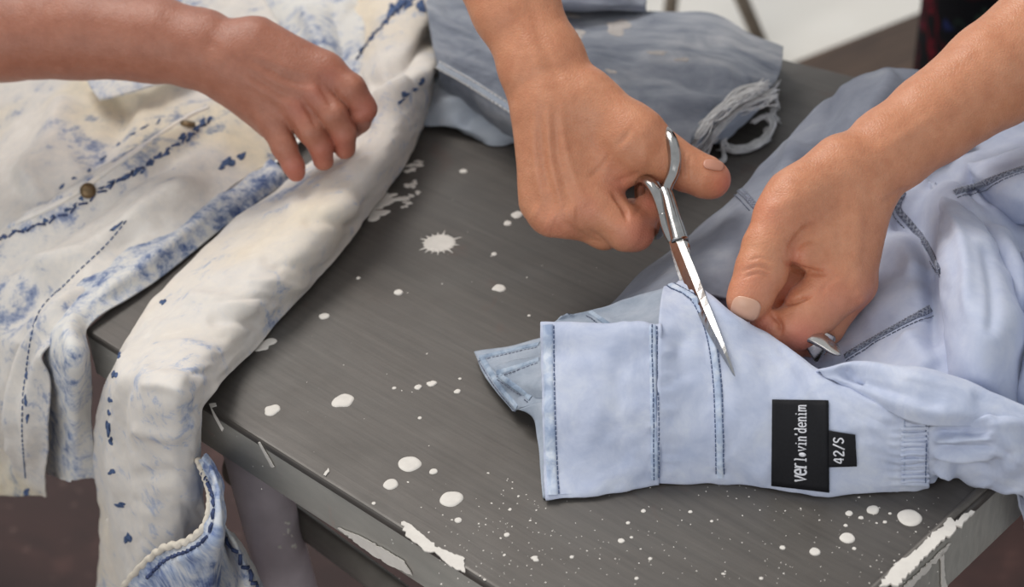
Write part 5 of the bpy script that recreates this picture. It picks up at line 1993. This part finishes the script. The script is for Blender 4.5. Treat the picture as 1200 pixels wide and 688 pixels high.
# screw
T = np.cross(-FW, UP)
mb = MB()
for z0, z1, r0, r1 in ((.000, .0022, .0042, .0040), (.0022, .0030, .0040, .0026)):
    an = np.linspace(0, 2 * np.pi, 24, False)
    mb.prism([S(800, 290, -84) - FW * z0 + RT * math.cos(a) * r0 + UP * math.sin(a) * r0 for a in an], [S(800, 290, -84) - FW * z1 + RT * math.cos(a) * r1 + UP * math.sin(a) * r1 for a in an])
scw = mb.build('screw', mt_steel, SC, bevel=.0003)

# ------------------------------------------------------------------ broad silver ring on the left hand
R = lambda x, y, z: hp(x - 6, y + 1, z - 24, D_LH)
rc = R(962, 398, 22)
RING = empty('silver_ring', rc, 'broad silver ring worn on a curled finger of the left hand', 'ring')
n = 48
V, Fc = [], []
ax = R(985, 414, 12) - R(948, 392, 30)       # ring opening runs along the finger
ax = R(946, 404, 30) - R(968, 378, 30)
ax /= np.linalg.norm(ax)
e1 = np.cross(ax, FW)
e1 /= np.linalg.norm(e1)
e2 = np.cross(ax, e1)
cc = R(954, 394, 24)
prof = [(-.0045, .0097), (-.0040, .0104), (0, .0107), (.0040, .0104), (.0045, .0097), (0, .0093)]
for k in range(n):
    a = 2 * math.pi * k / n
    d = e1 * math.cos(a) + e2 * math.sin(a)
    w = 1 + .9 * max(0, math.cos(a - math.atan2((R(982, 408, 6) - cc) @ e2, (R(982, 408, 6) - cc) @ e1))) ** 2
    g = 1 + .22 * max(0, math.cos(a - math.atan2((R(982, 408, 6) - cc) @ e2, (R(982, 408, 6) - cc) @ e1))) ** 6
    for s, r in prof:
        V.append(cc + ax * s * w + d * r * g)
for k in range(n):
    for j in range(6):
        Fc.append((k * 6 + j, k * 6 + (j + 1) % 6, ((k + 1) % n) * 6 + (j + 1) % 6, ((k + 1) % n) * 6 + j))
mb = MB()
mb.add(V, Fc)
mb.build('ring_band', steel('worn_silver', (.66, .63, .60, 1), .28), RING)
# its raised flared top
mb = MB()
pl = spline(np.array([R(950, 396, 0), R(958, 394, -6), R(970, 399, -10), R(981, 406, -10), R(990, 409, -9)]), 22)
tt = np.linspace(0, 1, 22)
mb.tube(list(pl), [(a, b) for a, b in zip(np.interp(tt, [0, .12, .4, .85, .96, 1], [.0008, .0028, .0030, .0020, .0013, .0003]),
                                          np.interp(tt, [0, .12, .4, .85, .96, 1], [.002, .0048, .0060, .0088, .0078, .004]))], 20, flat=-FW * .4 + UP)
mb.build('ring_crest', steel('worn_silver_crest', (.66, .63, .60, 1), .25), RING)
